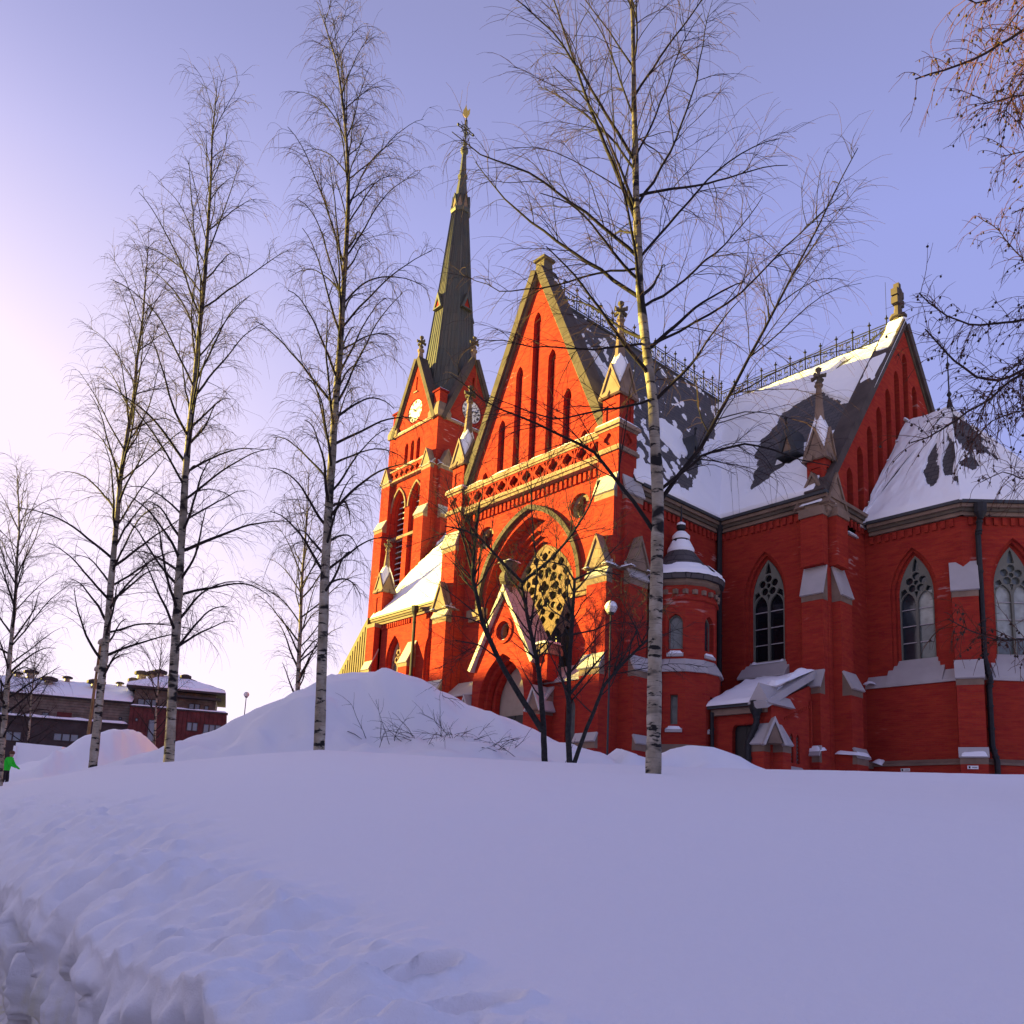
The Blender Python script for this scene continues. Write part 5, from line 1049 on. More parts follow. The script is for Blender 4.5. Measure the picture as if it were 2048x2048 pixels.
def birch(name, label, base, H, r0, seed, lean=(0, 0), cb=0.22, spread=0.2, nprim=44, dens=1.0, group=None, limbs=(), top_lean=(0, 0), weep=0.30, up=0.10, thick=1.0, path=None):
    r = np.random.default_rng(seed); base = A(base, float); K = 26
    h = np.linspace(0, 1, K); tr = base + np.stack([lean[0] * h * H + top_lean[0] * h ** 3 * H, lean[1] * h * H + top_lean[1] * h ** 3 * H, h * H], -1)
    if path is not None: tr = resample(path, K)
    w = np.cumsum(r.normal(0, 0.022, (K, 2)), 0) * np.linspace(0, 1, K)[:, None]; tr[:, :2] += w - w[0]; tr[0, 2] -= 0.5
    rad = r0 * ((1 - h) ** 0.85 * 0.93 + 0.03) * (1 + 0.28 * np.exp(-h * H / 0.35))
    H = float(np.linalg.norm(np.diff(tr, axis=0), axis=1).sum()); root = empty(name, tuple(base)); tag(root, label, 'birch tree', group)
    # trunk
    v, f = tubes(resample(tr, 60)[None], np.interp(np.linspace(0, 1, 60), h, rad)[None] * (1 + 0.05 * r.normal(0, 1, (1, 60))), 12)
    put('trunk', fast_mesh('trunk', [(v, f, 'birch_bark')]), root)
    # primary branches
    ts = cb + (0.975 - cb) * (np.arange(nprim) + r.uniform(0, 0.9, nprim)) / nprim
    ang = np.arange(nprim) * 2.4 + r.normal(0, 0.35, nprim)
    prof = np.sin(np.pi * np.clip((ts - cb) / (1 - cb) * 0.78 + 0.20, 0, 1)) ** 0.8; L1 = H * spread * prof * r.uniform(0.72, 1.25, nprim) + 0.35
    el = np.radians(34 + 34 * (ts - cb) / (1 - cb) + r.normal(0, 8, nprim)); d1 = np.stack([np.cos(ang) * np.cos(el), np.sin(ang) * np.cos(el), np.sin(el)], -1)
    s1 = np.stack([np.interp(ts, h, tr[:, i]) for i in range(3)], -1)
    P1 = grow(s1, d1, L1, 14, r, 0.055, weep * 0.35, up * 0.5)
    r1 = np.interp(ts, h, rad) * r.uniform(0.30, 0.46, nprim); r1 = np.minimum(r1, 0.012 + L1 * 0.0115) * thick
    R1 = r1[:, None] * np.linspace(1, 0.16, 14)[None] + 0.003
    if len(limbs):
        limbs = [(np.concatenate([[[np.interp(q[0][2], tr[:, 2], tr[:, i]) for i in range(3)]], q[1:]]), w_) for q, w_ in limbs]
        Q = np.stack([resample(q, 14) + np.concatenate([np.zeros((1, 3)), np.cumsum(r.normal(0, 0.018, (13, 3)), 0)]) for q, _ in limbs]); QR = np.stack([rr * np.linspace(1, 0.14, 14) + 0.003 for _, rr in limbs])
        P1 = np.concatenate([P1, Q]); R1 = np.concatenate([R1, QR]); L1 = np.concatenate([L1, [np.linalg.norm(np.diff(q, axis=0), axis=1).sum() for q in Q]])
    s, t, pos, tan = along(P1, L1, r, 4.6 * dens, 0.12, 0.99, 4)
    d2 = side_dirs(tan, r, 0.72, 0.2, 0.35); L2 = (0.20 + 0.34 * (1 - t) * L1[s]) * r.uniform(0.55, 1.3, len(s)) + 0.25; L2 = np.minimum(L2, 2.6)
    P2 = grow(pos, d2, L2, 8, r, 0.09, weep * 0.65, up * 0.3); R2_ = (0.004 + 0.0042 * L2)[:, None] * np.linspace(1, 0.35, 8)[None] * thick
    s, t, pos, tan = along(P2, L2, r, 7.0 * dens, 0.10, 1.0, 3)
    d3 = side_dirs(tan, r, 0.62, 0.25); L3 = r.uniform(0.22, 0.85, len(s)) * (0.65 + 0.5 * np.minimum(L2[s], 1.4))
    P3 = grow(pos, d3, L3, 6, r, 0.10, weep * 1.25, 0.0); R3 = np.full((len(s), 1), 0.0038) * np.linspace(1, 0.5, 6)[None] * thick
    v1, f1 = tubes(P1, R1, 6); v2, f2 = tubes(P2, R2_, 4); v3, f3 = tubes(P3, R3, 3)
    put('crown', fast_mesh('crown', [(v1, f1, 'birch_branch'), (v2, f2, 'birch_branch'), (v3, f3, 'birch_twig')]), root)
    return root
def gbase(px, depth):
    p = at(px, 1530, depth); return A([p[0], p[1], float(ground_z(p[0], p[1]))])
# near birch right of the transept, its big limbs laid out in space
B1 = gbase(1307, 15.0)
def L1pts(*q): return np.stack([at(x, y, dp) for x, y, dp in q])
lim = [(L1pts((1318, 1010, 15.0), (1395, 905, 15.1), (1480, 740, 15.4), (1575, 560, 15.8), (1650, 420, 16.2), (1712, 300, 16.6)), 0.040),
       (L1pts((1318, 985, 15.0), (1420, 905, 14.8), (1500, 890, 14.6), (1600, 915, 14.4), (1660, 930, 14.2)), 0.028),
       (L1pts((1302, 1075, 15.0), (1240, 960, 15.0), (1190, 895, 15.1), (1100, 850, 15.2), (985, 800, 15.3), (900, 740, 15.4)), 0.036),
       (L1pts((1310, 800, 15.0), (1230, 820, 14.8), (1100, 838, 14.5), (980, 790, 14.3)), 0.020),
       (L1pts((1296, 690, 15.0), (1180, 690, 14.6), (1080, 690, 14.3), (950, 680, 14.0)), 0.018),
       (L1pts((1285, 600, 15.0), (1200, 540, 15.2), (1100, 480, 15.4), (1000, 400, 15.6), (945, 330, 15.8)), 0.034),
       (L1pts((1278, 520, 15.0), (1180, 430, 15.0), (1080, 360, 15.0), (960, 310, 15.0), (900, 270, 15)), 0.030),
       (L1pts((1275, 450, 15.0), (1210, 300, 15.2), (1160, 130, 15.4), (1090, -60, 15.6)), 0.038),
       (L1pts((1270, 330, 15.0), (1190, 180, 14.8), (1110, 60, 14.6), (1010, -30, 14.4)), 0.028),
       (L1pts((1303, 620, 15.0), (1370, 560, 15.2), (1450, 480, 15.3), (1530, 390, 15.5)), 0.024),
       (L1pts((1285, 420, 15.0), (1340, 300, 15.1), (1390, 160, 15.3), (1420, 20, 15.4)), 0.026),
       (L1pts((1310, 700, 15.0), (1400, 640, 14.7), (1480, 600, 14.5), (1600, 470, 14.2), (1690, 390, 14.0)), 0.022),
       (L1pts((1280, 540, 15.0), (1130, 560, 15.3), (1010, 580, 15.6), (930, 540, 15.8)), 0.018)]
def tpath(base, depth, *q): return np.concatenate([[base - Z3 * 0.5], np.stack([at(x, y, depth) for x, y in q])])
birch('birch_tree', 'tall birch with long spreading limbs standing before the church turret', B1, 17.2, 0.150, 11, cb=0.42, spread=0.15, nprim=26, dens=0.95, limbs=lim, weep=0.30, path=tpath(B1, 15.0, (1310, 1250), (1314, 1010), (1304, 800), (1284, 600), (1273, 300), (1268, 0), (1262, -220)))
TREES = [('white trunked birch in front of the great snow heap', 638, 21.0, 0.150, 21, ((646, 1250), (656, 1000), (674, 700), (689, 420), (690, 330), (668, 120), (630, 0), (622, -15)), dict(cb=0.22, spread=0.125, nprim=64, weep=0.62, dens=1.0)),
 ('slender birch with white trunk at the left foot of the snow heap', 340, 23.0, 0.150, 31, ((352, 1250), (372, 950), (394, 760), (424, 450), (438, 260), (447, 165)), dict(cb=0.18, spread=0.135, nprim=60, weep=0.42, dens=0.95)),
 ('leaning birch beside the tall double headed lamp post', 187, 27.5, 0.150, 41, ((215, 1250), (240, 950), (264, 800), (282, 620), (292, 455)), dict(cb=0.18, spread=0.15, nprim=54, weep=0.40, dens=0.9, thick=1.1)),
 ('birch beside the person in the green jacket', 6, 33.0, 0.140, 51, ((20, 1300), (30, 1180), (34, 1050), (28, 930)), dict(cb=0.18, spread=0.20, nprim=40, weep=0.34, dens=0.85, thick=1.15)),
 ('birch rising behind the great snow heap', 590, 40.0, 0.150, 61, ((598, 1300), (607, 1150), (618, 1020), (622, 925)), dict(cb=0.20, spread=0.19, nprim=42, weep=0.36, dens=0.75, thick=1.25)),
 ('thin young birch before the long grey house', 58, 60.0, 0.11, 71, ((62, 1400), (70, 1310), (74, 1270)), dict(cb=0.2, spread=0.24, nprim=26, weep=0.2, dens=0.7, thick=1.4)),
 ('small birch between the grey house and the red one', 308, 62.0, 0.13, 81, ((312, 1400), (318, 1320), (322, 1260)), dict(cb=0.25, spread=0.22, nprim=24, weep=0.2, dens=0.7, thick=1.4))]
for lb, px_, dp_, rr_, sd_, q_, kw_ in TREES:
    b_ = gbase(px_, dp_); birch('birch_tree', lb, b_, 10, rr_, sd_, path=tpath(b_, dp_, *q_), **kw_)
# dark many-stemmed tree in front of the portal
def stem_tree(name, label, stems, seed, bark='dark_bark', dens=1.0, cat='tree'):
    r = np.random.default_rng(seed); root = empty(name, tuple(stems[0][0][0])); tag(root, label, cat)
    for pts, rad in stems[:2]:
        q = resample(pts, 24); q[1:] += np.cumsum(r.normal(0, 0.006, (23, 3)), 0); v, f = tubes(q[None], (rad * np.linspace(1.08, 0.5, 24))[None], 10); put('trunk', fast_mesh('trunk', [(v, f, bark)]), root)
    P0 = np.stack([resample(p, 14) for p, _ in stems]); R0 = np.stack([q * np.linspace(1.0, 0.42, 14) for _, q in stems]); L0 = np.array([np.linalg.norm(np.diff(p, axis=0), axis=1).sum() for p in P0])
    s, t, pos, tan = along(P0, L0, r, 3.6 * dens, 0.34, 0.99, 6); d1 = side_dirs(tan, r, 0.75, 0.2); L1 = r.uniform(0.8, 2.7, len(s)) * (1.15 - 0.4 * t)
    P1 = grow(pos, d1, L1, 10, r, 0.10, 0.02, 0.10); R1 = (np.array([q for _, q in stems])[s] * 0.32)[:, None] * np.linspace(1, 0.25, 10)[None]
    s, t, pos, tan = along(P1, L1, r, 6.0 * dens, 0.2, 1.0, 4); d2 = side_dirs(tan, r, 0.7, 0.25); L2 = r.uniform(0.3, 1.0, len(s)); P2 = grow(pos, d2, L2, 7, r, 0.13, -0.02, 0.03); R2_ = 0.0065 * np.ones((len(s), 1)) * np.linspace(1, 0.45, 7)
    s, t, pos, tan = along(P2, L2, r, 5.0 * dens, 0.2, 1.0, 2); d3 = side_dirs(tan, r, 0.7, 0.25); L3 = r.uniform(0.12, 0.4, len(s)); P3 = grow(pos, d3, L3, 4, r, 0.12, 0.0, 0.0); R3 = 0.0042 * np.ones((len(s), 1)) * np.linspace(1, 0.5, 4)
    v0, f0 = tubes(P0[2:], R0[2:], 8) if len(stems) > 2 else tubes(P0[:1], R0[:1] * .9, 6); a, b = tubes(P1, R1, 5); c, d = tubes(P2, R2_, 3); e, g_ = tubes(P3, R3, 3)
    put('crown', fast_mesh('crown', [(v0, f0, bark), (a, b, bark), (c, d, bark), (e, g_, bark)]), root); return root
dp = 25.3
def S(*q): return np.stack([at(x, y, d) for x, y, d in q])
stem_tree('dark_tree', 'dark barked tree with a slanting limb before the church portal', [
    (S((1090, 1530, dp), (1086, 1430, dp), (1078, 1330, dp), (1062, 1250, dp), (1044, 1165, dp)), 0.088),
    (S((1085, 1462, dp), (1040, 1390, dp), (1000, 1320, dp), (968, 1245, dp), (945, 1150, dp), (958, 1010, dp)), 0.085),
    (S((1044, 1165, dp), (1000, 1120, dp - .3), (965, 1080, dp - .5), (930, 1060, dp - .7), (890, 1052, dp - .9)), 0.05),
    (S((1044, 1165, dp), (1100, 1120, dp + .2), (1140, 1075, dp + .4), (1175, 1020, dp + .5), (1200, 960, dp + .6)), 0.05),
    (S((1062, 1250, dp), (1075, 1150, dp - .5), (1064, 1040, dp - .7), (1062, 960, dp - .9)), 0.035),
    (S((945, 1150, dp), (930, 1090, dp), (900, 1000, dp - .2)), 0.035), (S((1000, 1320, dp), (960, 1290, dp - .4), (910, 1280, dp - .8)), 0.03)], 5)
stem_tree('dark_tree', 'dark barked twin stemmed tree forking low beside the church pier', [
    (S((1140, 1545, dp - 1), (1134, 1470, dp - 1), (1136, 1340, dp - 1), (1144, 1230, dp - 1), (1148, 1160, dp - 1)), 0.082),
    (S((1146, 1535, dp - 1), (1168, 1470, dp - 1), (1190, 1415, dp - 1.1), (1206, 1370, dp - 1.2), (1250, 1320, dp - 1.4), (1295, 1275, dp - 1.6)), 0.062),
    (S((1148, 1160, dp - 1), (1130, 1130, dp - 1.2), (1085, 1120, dp - 1.4)), 0.03), (S((1148, 1160, dp - 1), (1190, 1140, dp - .7), (1240, 1150, dp - .5)), 0.035), (S((1138, 1390, dp - 1), (1180, 1340, dp - 1.3), (1215, 1300, dp - 1.5)), 0.045), (S((1140, 1270, dp - 1), (1190, 1260, dp - .6), (1230, 1240, dp - .2)), 0.03)], 6)
# bare shrub twigs sticking out of the big heap
r = np.random.default_rng(77); root = None
sb = at(915, 1400, 27.0); sb[2] = float(ground_z(sb[0], sb[1])); root = empty('bare_shrub', tuple(sb)); tag(root, 'bare snowed-in shrub with twigs sticking out of the snow heap', 'shrub')
st = sb + np.stack([r.normal(0, 1, 46)[:, None] * A([*R2, 0]) * 1.25, r.normal(0, 1, 46)[:, None] * A([*F2, 0]) * 0.7], 0).sum(0); st[:, 2] = ground_z(st[:, 0], st[:, 1]) - 0.1
dr_ = r.normal(0, 1, (46, 3)); dr_[:, 2] = np.abs(dr_[:, 2]) * 0.6; L = r.uniform(0.6, 1.9, 46); P1 = grow(st, dr_, L, 9, r, 0.12, 0.12, 0.10)
s, t, pos, tan = along(P1, L, r, 4, 0.2, 1, 3); P2 = grow(pos, side_dirs(tan, r, 0.6, 0.2), r.uniform(0.2, 0.7, len(s)), 5, r, 0.1, 0.1)
a, b = tubes(P1, np.full((46, 1), 0.012) * np.linspace(1, 0.4, 9), 4); c, d = tubes(P2, np.full((len(s), 1), 0.006) * np.linspace(1, .5, 5), 3); put('twigs', fast_mesh('twigs', [(a, b, 'dark_bark'), (c, d, 'dark_bark')]), root)['kind'] = 'stuff'
for (x, y, dpt, ln, an) in ((1060, 1505, 23.5, 0.75, 0.4), (965, 1463, 25.5, 0.45, -0.2), (700, 1400, 27, 0.5, 0.2)):
    p = at(x, y, dpt); p[2] = float(ground_z(p[0], p[1])) + 0.02; q = A([*R2, 0]) * math.cos(an) - A([*F2, 0]) * math.sin(an); mb = MB('dark_bark'); e1 = p + q * ln; e1[2] = float(ground_z(e1[0], e1[1])) + 0.05; mb.tube([p, (p + e1) / 2 + Z3 * 0.03, e1], [0.012, 0.012, 0.006], 5)
    tag(mb.build('fallen_twig'), {1060: 'longest fallen twig lying on the snow near the dark tree', 965: 'short fallen twig on the snow below the bare shrub', 700: 'fallen twig lying alone high on the smooth snow heap'}[x], 'twig')
# larch hanging in from the right
def larch():
    r = np.random.default_rng(9); D = 9.0; b = at(2330, 1700, D); b[2] = float(ground_z(b[0], b[1])); root = empty('larch_tree', tuple(b)); tag(root, 'larch with drooping cone-studded branches beside the church apse', 'larch tree')
    top = b + Z3 * 13; q = resample([b - Z3 * .4, b + Z3 * 4, b + Z3 * 9, top], 30); v, f = tubes(q[None], (0.17 * np.linspace(1.1, 0.15, 30))[None], 12); put('trunk', fast_mesh('trunk', [(v, f, 'larch_bark')]), root)
    def tz(z, *pts): 
        s0 = A([b[0], b[1], z]); return np.stack([s0] + [at(x, y, d) for x, y, d in pts])
    main = [(tz(8.6, (2160, 15, 8.8), (2060, 60, 8.6), (1980, 110, 8.4), (1900, 140, 8.3), (1840, 158, 8.2)), 0.032),
            (tz(8.4, (2150, 150, 8.5), (2060, 185, 8.2), (2000, 195, 8.0), (1960, 205, 7.9)), 0.02), (tz(9.3, (2150, -60, 8.4), (2040, -30, 8.2), (1960, 5, 8.0), (1920, -10, 8)), 0.024),
            (tz(9.0, (2180, 40, 8.0), (2100, 110, 7.9), (2040, 190, 7.8), (2010, 250, 7.8)), 0.018), (tz(8.9, (2160, 60, 9.4), (2080, 90, 9.3), (2020, 150, 9.2), (1990, 230, 9.2)), 0.016), (tz(9.6, (2150, -90, 9.0), (2070, -20, 8.8), (2010, 60, 8.7), (1975, 120, 8.7)), 0.018), (tz(6.2, (2150, 600, 8.4), (2060, 700, 8.3), (2000, 760, 8.2), (1950, 850, 8.2)), 0.016), (tz(5.3, (2150, 760, 9.2), (2060, 830, 9.1), (1990, 850, 9.0), (1940, 900, 9.0)), 0.014),
            (tz(7.6, (2160, 300, 8.8), (2080, 290, 8.7), (2010, 300, 8.6), (1998, 305, 8.6)), 0.016), (tz(7.2, (2160, 400, 9.2), (2090, 390, 9.1), (2020, 420, 9.0)), 0.016),
            (tz(6.6, (2150, 560, 9.3), (2050, 640, 9.2), (1960, 645, 9.1), (1900, 625, 9.0), (1850, 580, 8.9)), 0.024),
            (tz(5.6, (2150, 660, 9.0), (2048, 735, 8.9), (1990, 765, 8.8), (1940, 760, 8.7), (1880, 712, 8.6), (1835, 665, 8.5)), 0.030),
            (tz(5.0, (2150, 700, 8.6), (2040, 745, 8.5), (1980, 800, 8.4), (1920, 830, 8.3), (1860, 870, 8.3), (1825, 880, 8.3)), 0.026),
            (tz(4.6, (2150, 930, 8.8), (2060, 960, 8.7), (2010, 945, 8.6), (1970, 965, 8.6)), 0.014), (tz(3.3, (2150, 1270, 8.6), (2060, 1280, 8.5), (1980, 1285, 8.4), (1920, 1265, 8.4), (1880, 1240, 8.4)), 0.018),
            (tz(6.9, (2140, 520, 9.6), (2060, 560, 9.7), (1990, 470, 9.8), (1950, 440, 9.8)), 0.012), (tz(5.9, (2130, 760, 9.5), (2048, 800, 9.5), (2010, 830, 9.5)), 0.012)]
    P0 = np.stack([resample(p, 26) + np.concatenate([np.zeros((1, 3)), np.cumsum(r.normal(0, 0.008, (25, 3)), 0)]) for p, _ in main]); R0 = np.stack([q * np.linspace(1, 0.16, 26) + 0.002 for _, q in main]); L0 = np.array([np.linalg.norm(np.diff(p, axis=0), axis=1).sum() for p in P0])
    s, t, pos, tan = along(P0, L0, r, 24, 0.30, 1.0, 10); d1 = side_dirs(tan, r, 0.95, 0.3); L1 = r.uniform(0.10, 0.75, len(s)) * (1.15 - 0.45 * t); P1 = grow(pos, d1, L1, 7, r, 0.12, 0.40, 0); R1 = np.full((len(s), 1), 0.0042) * np.linspace(1, 0.5, 7)
    s2, t2, pos2, tan2 = along(P1, L1, r, 9, 0.15, 1.0, 1); d2 = side_dirs(tan2, r, 0.6, 0.3); L2 = r.uniform(0.04, 0.24, len(s2)); P2 = grow(pos2, d2, L2, 4, r, 0.1, 0.25); R2_ = np.full((len(s2), 1), 0.0028) * np.linspace(1, 0.6, 4)
    s3, t3, pos3, tan3 = along(P1, L1, r, 7, 0.2, 1.0, 1); C = r.random(len(s3)) < 0.55; pos3 = pos3[C]; P3 = np.stack([pos3 - Z3 * 0.004, pos3 - Z3 * 0.012, pos3 - Z3 * 0.02, pos3 - Z3 * 0.03], 1); R3 = r.uniform(0.6, 1.5, (len(pos3), 1)) * A([[0.004, 0.010, 0.010, 0.003]])
    v0, f0 = tubes(P0, R0, 7); v1, f1 = tubes(P1, R1, 3); v2, f2 = tubes(P2, R2_, 3); v3, f3 = tubes(P3, R3, 5)
    put('crown', fast_mesh('crown', [(v0, f0, 'larch_bark'), (v1, f1, 'larch_twig'), (v2, f2, 'larch_twig'), (v3, f3, 'larch_bark')]), root)
larch()

# ------------------------------------------------------------------ houses beyond the park
simple('board_grey', (0.15, 0.125, 0.10), 0.8, 0.2, 0, 0.35, 1.5); simple('panel_red', (0.10, 0.028, 0.026), 0.75, 0.2, 0, 0.3, 1.0); simple('house_dark', (0.05, 0.04, 0.038), 0.8, 0.2, 0, 0.3, 1.0)
simple('pane_sky', (0.16, 0.19, 0.20), 0.08, 0.6); simple('vent_metal', (0.30, 0.24, 0.17), 0.6, 0.3, 0, 0.3, 3); simple('render_ochre', (0.32, 0.24, 0.16), 0.85, 0.2, 0, 0.2, 0.8)
BU = A([*(R2 * math.cos(0.31) + F2 * math.sin(0.31)), 0.0]); BN = A([*(R2 * math.sin(0.31) - F2 * math.cos(0.31)), 0.0])
BO = at(250, 1405, 96.0); BO[2] = 0.0
def bu(px): 
    c = A([(px - 1024) / 1719.502, -(1420 - 1356.13) / 1719.502, 1.0]); d = _rt * c[0] + _u2 * c[1] + _fw * c[2]; t = (BO @ BN) / (d @ BN); return float((d * t - BO) @ BU)
def bz(px, py, n=0.0):
    c = A([(px - 1024) / 1719.502, -(py - 1356.13) / 1719.502, 1.0]); d = _rt * c[0] + _u2 * c[1] + _fw * c[2]; t = ((BO + BN * n) @ BN) / (d @ BN); return float((d * t)[2])
fB = (BO, BU, Z3, BN)
def house_window(parent, px0, px1, py0, py1, n, cols=2, frame='house_dark'):
    u0, u1 = bu(px0), bu(px1); z1, z0 = bz(px0, py0, n), bz(px0, py1, n); mb = MB(frame)
    w = (u1 - u0) / cols; mb.plate(fB, rect(u0, u1, z0, z1), [rect(u0 + w * i + .07, u0 + w * (i + 1) - .07, z0 + .08, z1 - .08) for i in range(cols)], n - 0.1, n + 0.06, frame, None, True); o = mb.build('window', parent)
    for i in range(cols): p = MB('pane_sky'); p.prism(fB, rect(u0 + w * i + .03, u0 + w * (i + 1) - .03, z0 + .04, z1 - .04), n - 0.03, n - 0.01 + 0.02); p.build('pane', o)
    return o
def plank_wall(mb, u0, u1, z0, z1, n0, n1, m, step=0.32, vertical=False):
    mb.prism(fB, rect(u0, u1, z0, z1), n0, n1 - 0.05, m)
def boards(parent, u0, u1, z0, z1, n, m, step, vertical=False):
    k = int(((u1 - u0) if vertical else (z1 - z0)) / step); mb = MB(m)
    for i in range(k):
        if vertical: mb.prism(fB, rect(u0 + (i + .04) * (u1 - u0) / k, u0 + (i + .92) * (u1 - u0) / k, z0, z1), n - .06, n, m)
        else: mb.prism(fB, rect(u0, u1, z0 + (i + .04) * (z1 - z0) / k, z0 + (i + .92) * (z1 - z0) / k), n - .06, n + 0.02 * (i % 2), m)
    o = mb.build('cladding', parent); o['kind'] = 'stuff'; return o
zE = bz(250, 1405); zM = bz(250, 1452); zR_ = bz(228, 1374, -5)
long_ = empty('apartment_house', tuple(BO + BU * -14 + Z3 * 3)); tag(long_, 'long low grey boarded house with snowy roof and ledge', 'house')
UL = -30.0; U0 = bu(262)
mb = MB('board_grey'); mb.prism(fB, rect(UL, U0, 2.0, zE), -10, -0.06, 'house_dark'); mb.build('wall', long_)
boards(long_, UL, U0, zM + .2, zE - .05, 0.0, 'board_grey', 0.28)
mb = MB('house_dark'); mb.prism(fB, rect(UL, U0, 2.0, zM), -0.2, 1.0, 'house_dark'); mb.prism(fB, rect(UL, U0 + .2, zM, zM + .12), -0.2, 1.3, 'house_dark'); lw = mb.build('lower_storey', long_)
snow_obj('snow', lw, snow_sheet(BO + BU * UL + BN * 1.35 + Z3 * (zM + .12), BU * (U0 - UL), -BN * 1.3, 90, 8, 0.30, None, 0.15, 1))
mb = MB('house_dark'); O = BO
mb.loft([[O + BU * u + BN * n + Z3 * z for n, z in ((0.6, zE - .1), (0.6, zE + .08), (-5.0, zR_), (-10.6, zE + .08), (-10.6, zE - .1))] for u in (UL - .4, U0)], 'house_dark'); rf = mb.build('roof', long_)
snow_obj('snow', rf, snow_sheet(O + BU * (UL - .4) + BN * 0.75 + Z3 * (zE + .05), BU * (U0 - UL + .5), -BN * 5.75 + Z3 * (zR_ - zE + .05), 110, 24, 0.30, None, 0.2, 2))
for px, s in ((32, 1.0), (110, .7), (80, 1.1), (178, 1.25), (222, .6), (4, .7)):
    mb = MB('vent_metal'); u = bu(px); p = O + BU * u + BN * (-4.5 if px not in (80, 178) else -2.5); zt = zR_ - (.1 if px not in (80, 178) else 1.1); mb.sq(p[0], p[1], [(zt - .5, .38 * s), (zt + .75 * s, .38 * s)], 'vent_metal', 8); mb.sq(p[0], p[1], [(zt + .75 * s, .75 * s), (zt + 1.0 * s, .75 * s), (zt + 1.15 * s, .4 * s)], 'house_dark', 8); mb.build('roof_vent', long_)
for q in ((0, 25, 1413, 1427, 2), (85, 100, 1424, 1434, 1), (240, 246, 1434, 1440, 1)): house_window(long_, *q[:4], 0.03, q[4])
for q in ((118, 168, 1466, 1482, 3), (20, 55, 1462, 1482, 2)): house_window(long_, *q[:4], 1.02, q[4])
mb = MB('panel_red'); mb.prism(fB, rect(bu(115), bu(145), bz(120, 1436), bz(120, 1424)), 0.0, 0.06, 'panel_red'); mb.build('panel', long_)
red = empty('apartment_house', tuple(BO + BU * 6 + Z3 * 3)); tag(red, 'dark red panelled house with grey top storey and snowy hipped roof', 'house')
V0, V1 = U0, bu(455); zP = bz(300, 1416, 1.2); zT = bz(340, 1378, 0.0)
mb = MB('panel_red'); mb.prism(fB, rect(V0, V1, 2.0, zP), -11, 1.14, 'panel_red'); mb.prism(fB, rect(V0 - .1, V1 + .1, zP, zP + .16), 0.2, 1.35, 'house_dark'); w_ = mb.build('wall', red); boards(red, V0, V1, 3.0, zP, 1.2, 'panel_red', 0.45, True)
snow_obj('snow', w_, snow_sheet(BO + BU * V0 + BN * 1.3 + Z3 * (zP + .16), BU * (V1 - V0), -BN * 1.0, 50, 6, 0.18, None, 0.1, 3))
V2 = bu(430); mb = MB('board_grey'); mb.prism(fB, rect(V0 + .1, V2, zP, zT), -10, -.56, 'board_grey'); mb.prism(fB, rect(bu(345), bu(440), bz(380, 1396) - .1, bz(380, 1396) + .1), -0.6, .9, 'house_dark'); up_ = mb.build('top_storey', red); boards(red, V0 + .1, V2, zP + .2, zT, -.5, 'board_grey', 0.28)
ap = BO + BU * ((V0 + V2) / 2 - .6) - BN * 5.2 + Z3 * bz(323, 1349, -5.2)
e = [BO + BU * u + BN * n + Z3 * zT for u, n in ((V0 - .7, .7), (V2 + 1.0, .7), (V2 + 1.0, -11), (V0 - .7, -11))]
mb = MB('house_dark'); mb.add(e + [ap] + [q - Z3 * .22 for q in e], [(0, 1, 4), (1, 2, 4), (2, 3, 4), (3, 0, 4), (0, 5, 6, 1), (1, 6, 7, 2), (2, 7, 8, 3), (3, 8, 5, 0), (5, 8, 7, 6)], 'house_dark'); rf = mb.build('roof', red)
def tri_snow(a, b, c, t=0.3, n=40):
    u, v = np.meshgrid(np.linspace(0, 1, n), np.linspace(0, .99, n), indexing='ij'); Pq = (a + u[..., None] * (b - a)) * (1 - v[..., None]) + c * v[..., None]; h = t * (np.clip(v / .03, 0, 1) ** .6) * (.8 + .4 * fbm(u * 6, v * 6, 2, 3)); Pq = Pq + h[..., None] * Z3; i = np.arange(n * n).reshape(n, n)
    return Pq.reshape(-1, 3), np.stack([i[:-1, :-1], i[1:, :-1], i[1:, 1:], i[:-1, 1:]], -1).reshape(-1, 4), 'roof_snow'
snow_obj('snow', rf, tri_snow(e[0], e[1], ap), tri_snow(e[1], e[2], ap), tri_snow(e[3], e[0], ap))
for px, py, s in ((268, 1341, .9), (290, 1341, .7), (305, 1339, .9), (360, 1349, .7), (252, 1355, .7)):
    mb = MB('vent_metal'); p = BO + BU * bu(px) - BN * 3.5; zt = bz(px, py, -3.5); mb.sq(p[0], p[1], [(zt - 3.0, .5 * s), (zt - .45, .5 * s)], 'vent_metal', 8); mb.sq(p[0], p[1], [(zt - .45, .85 * s), (zt - .1, .85 * s), (zt + .05, .4 * s)], 'house_dark', 8); mb.build('roof_vent', red)
for q in ((378, 400, 1444, 1462, 2), (411, 446, 1448, 1479, 3), (302, 316, 1439, 1484, 1), (275, 281, 1436, 1443, 1)): house_window(red, *q[:4], 1.22, q[4])
for q in ((272, 314, 1396, 1410, 3), (376, 399, 1406, 1419, 2), (408, 417, 1411, 1421, 1)): house_window(red, *q[:4], -.46, q[4])
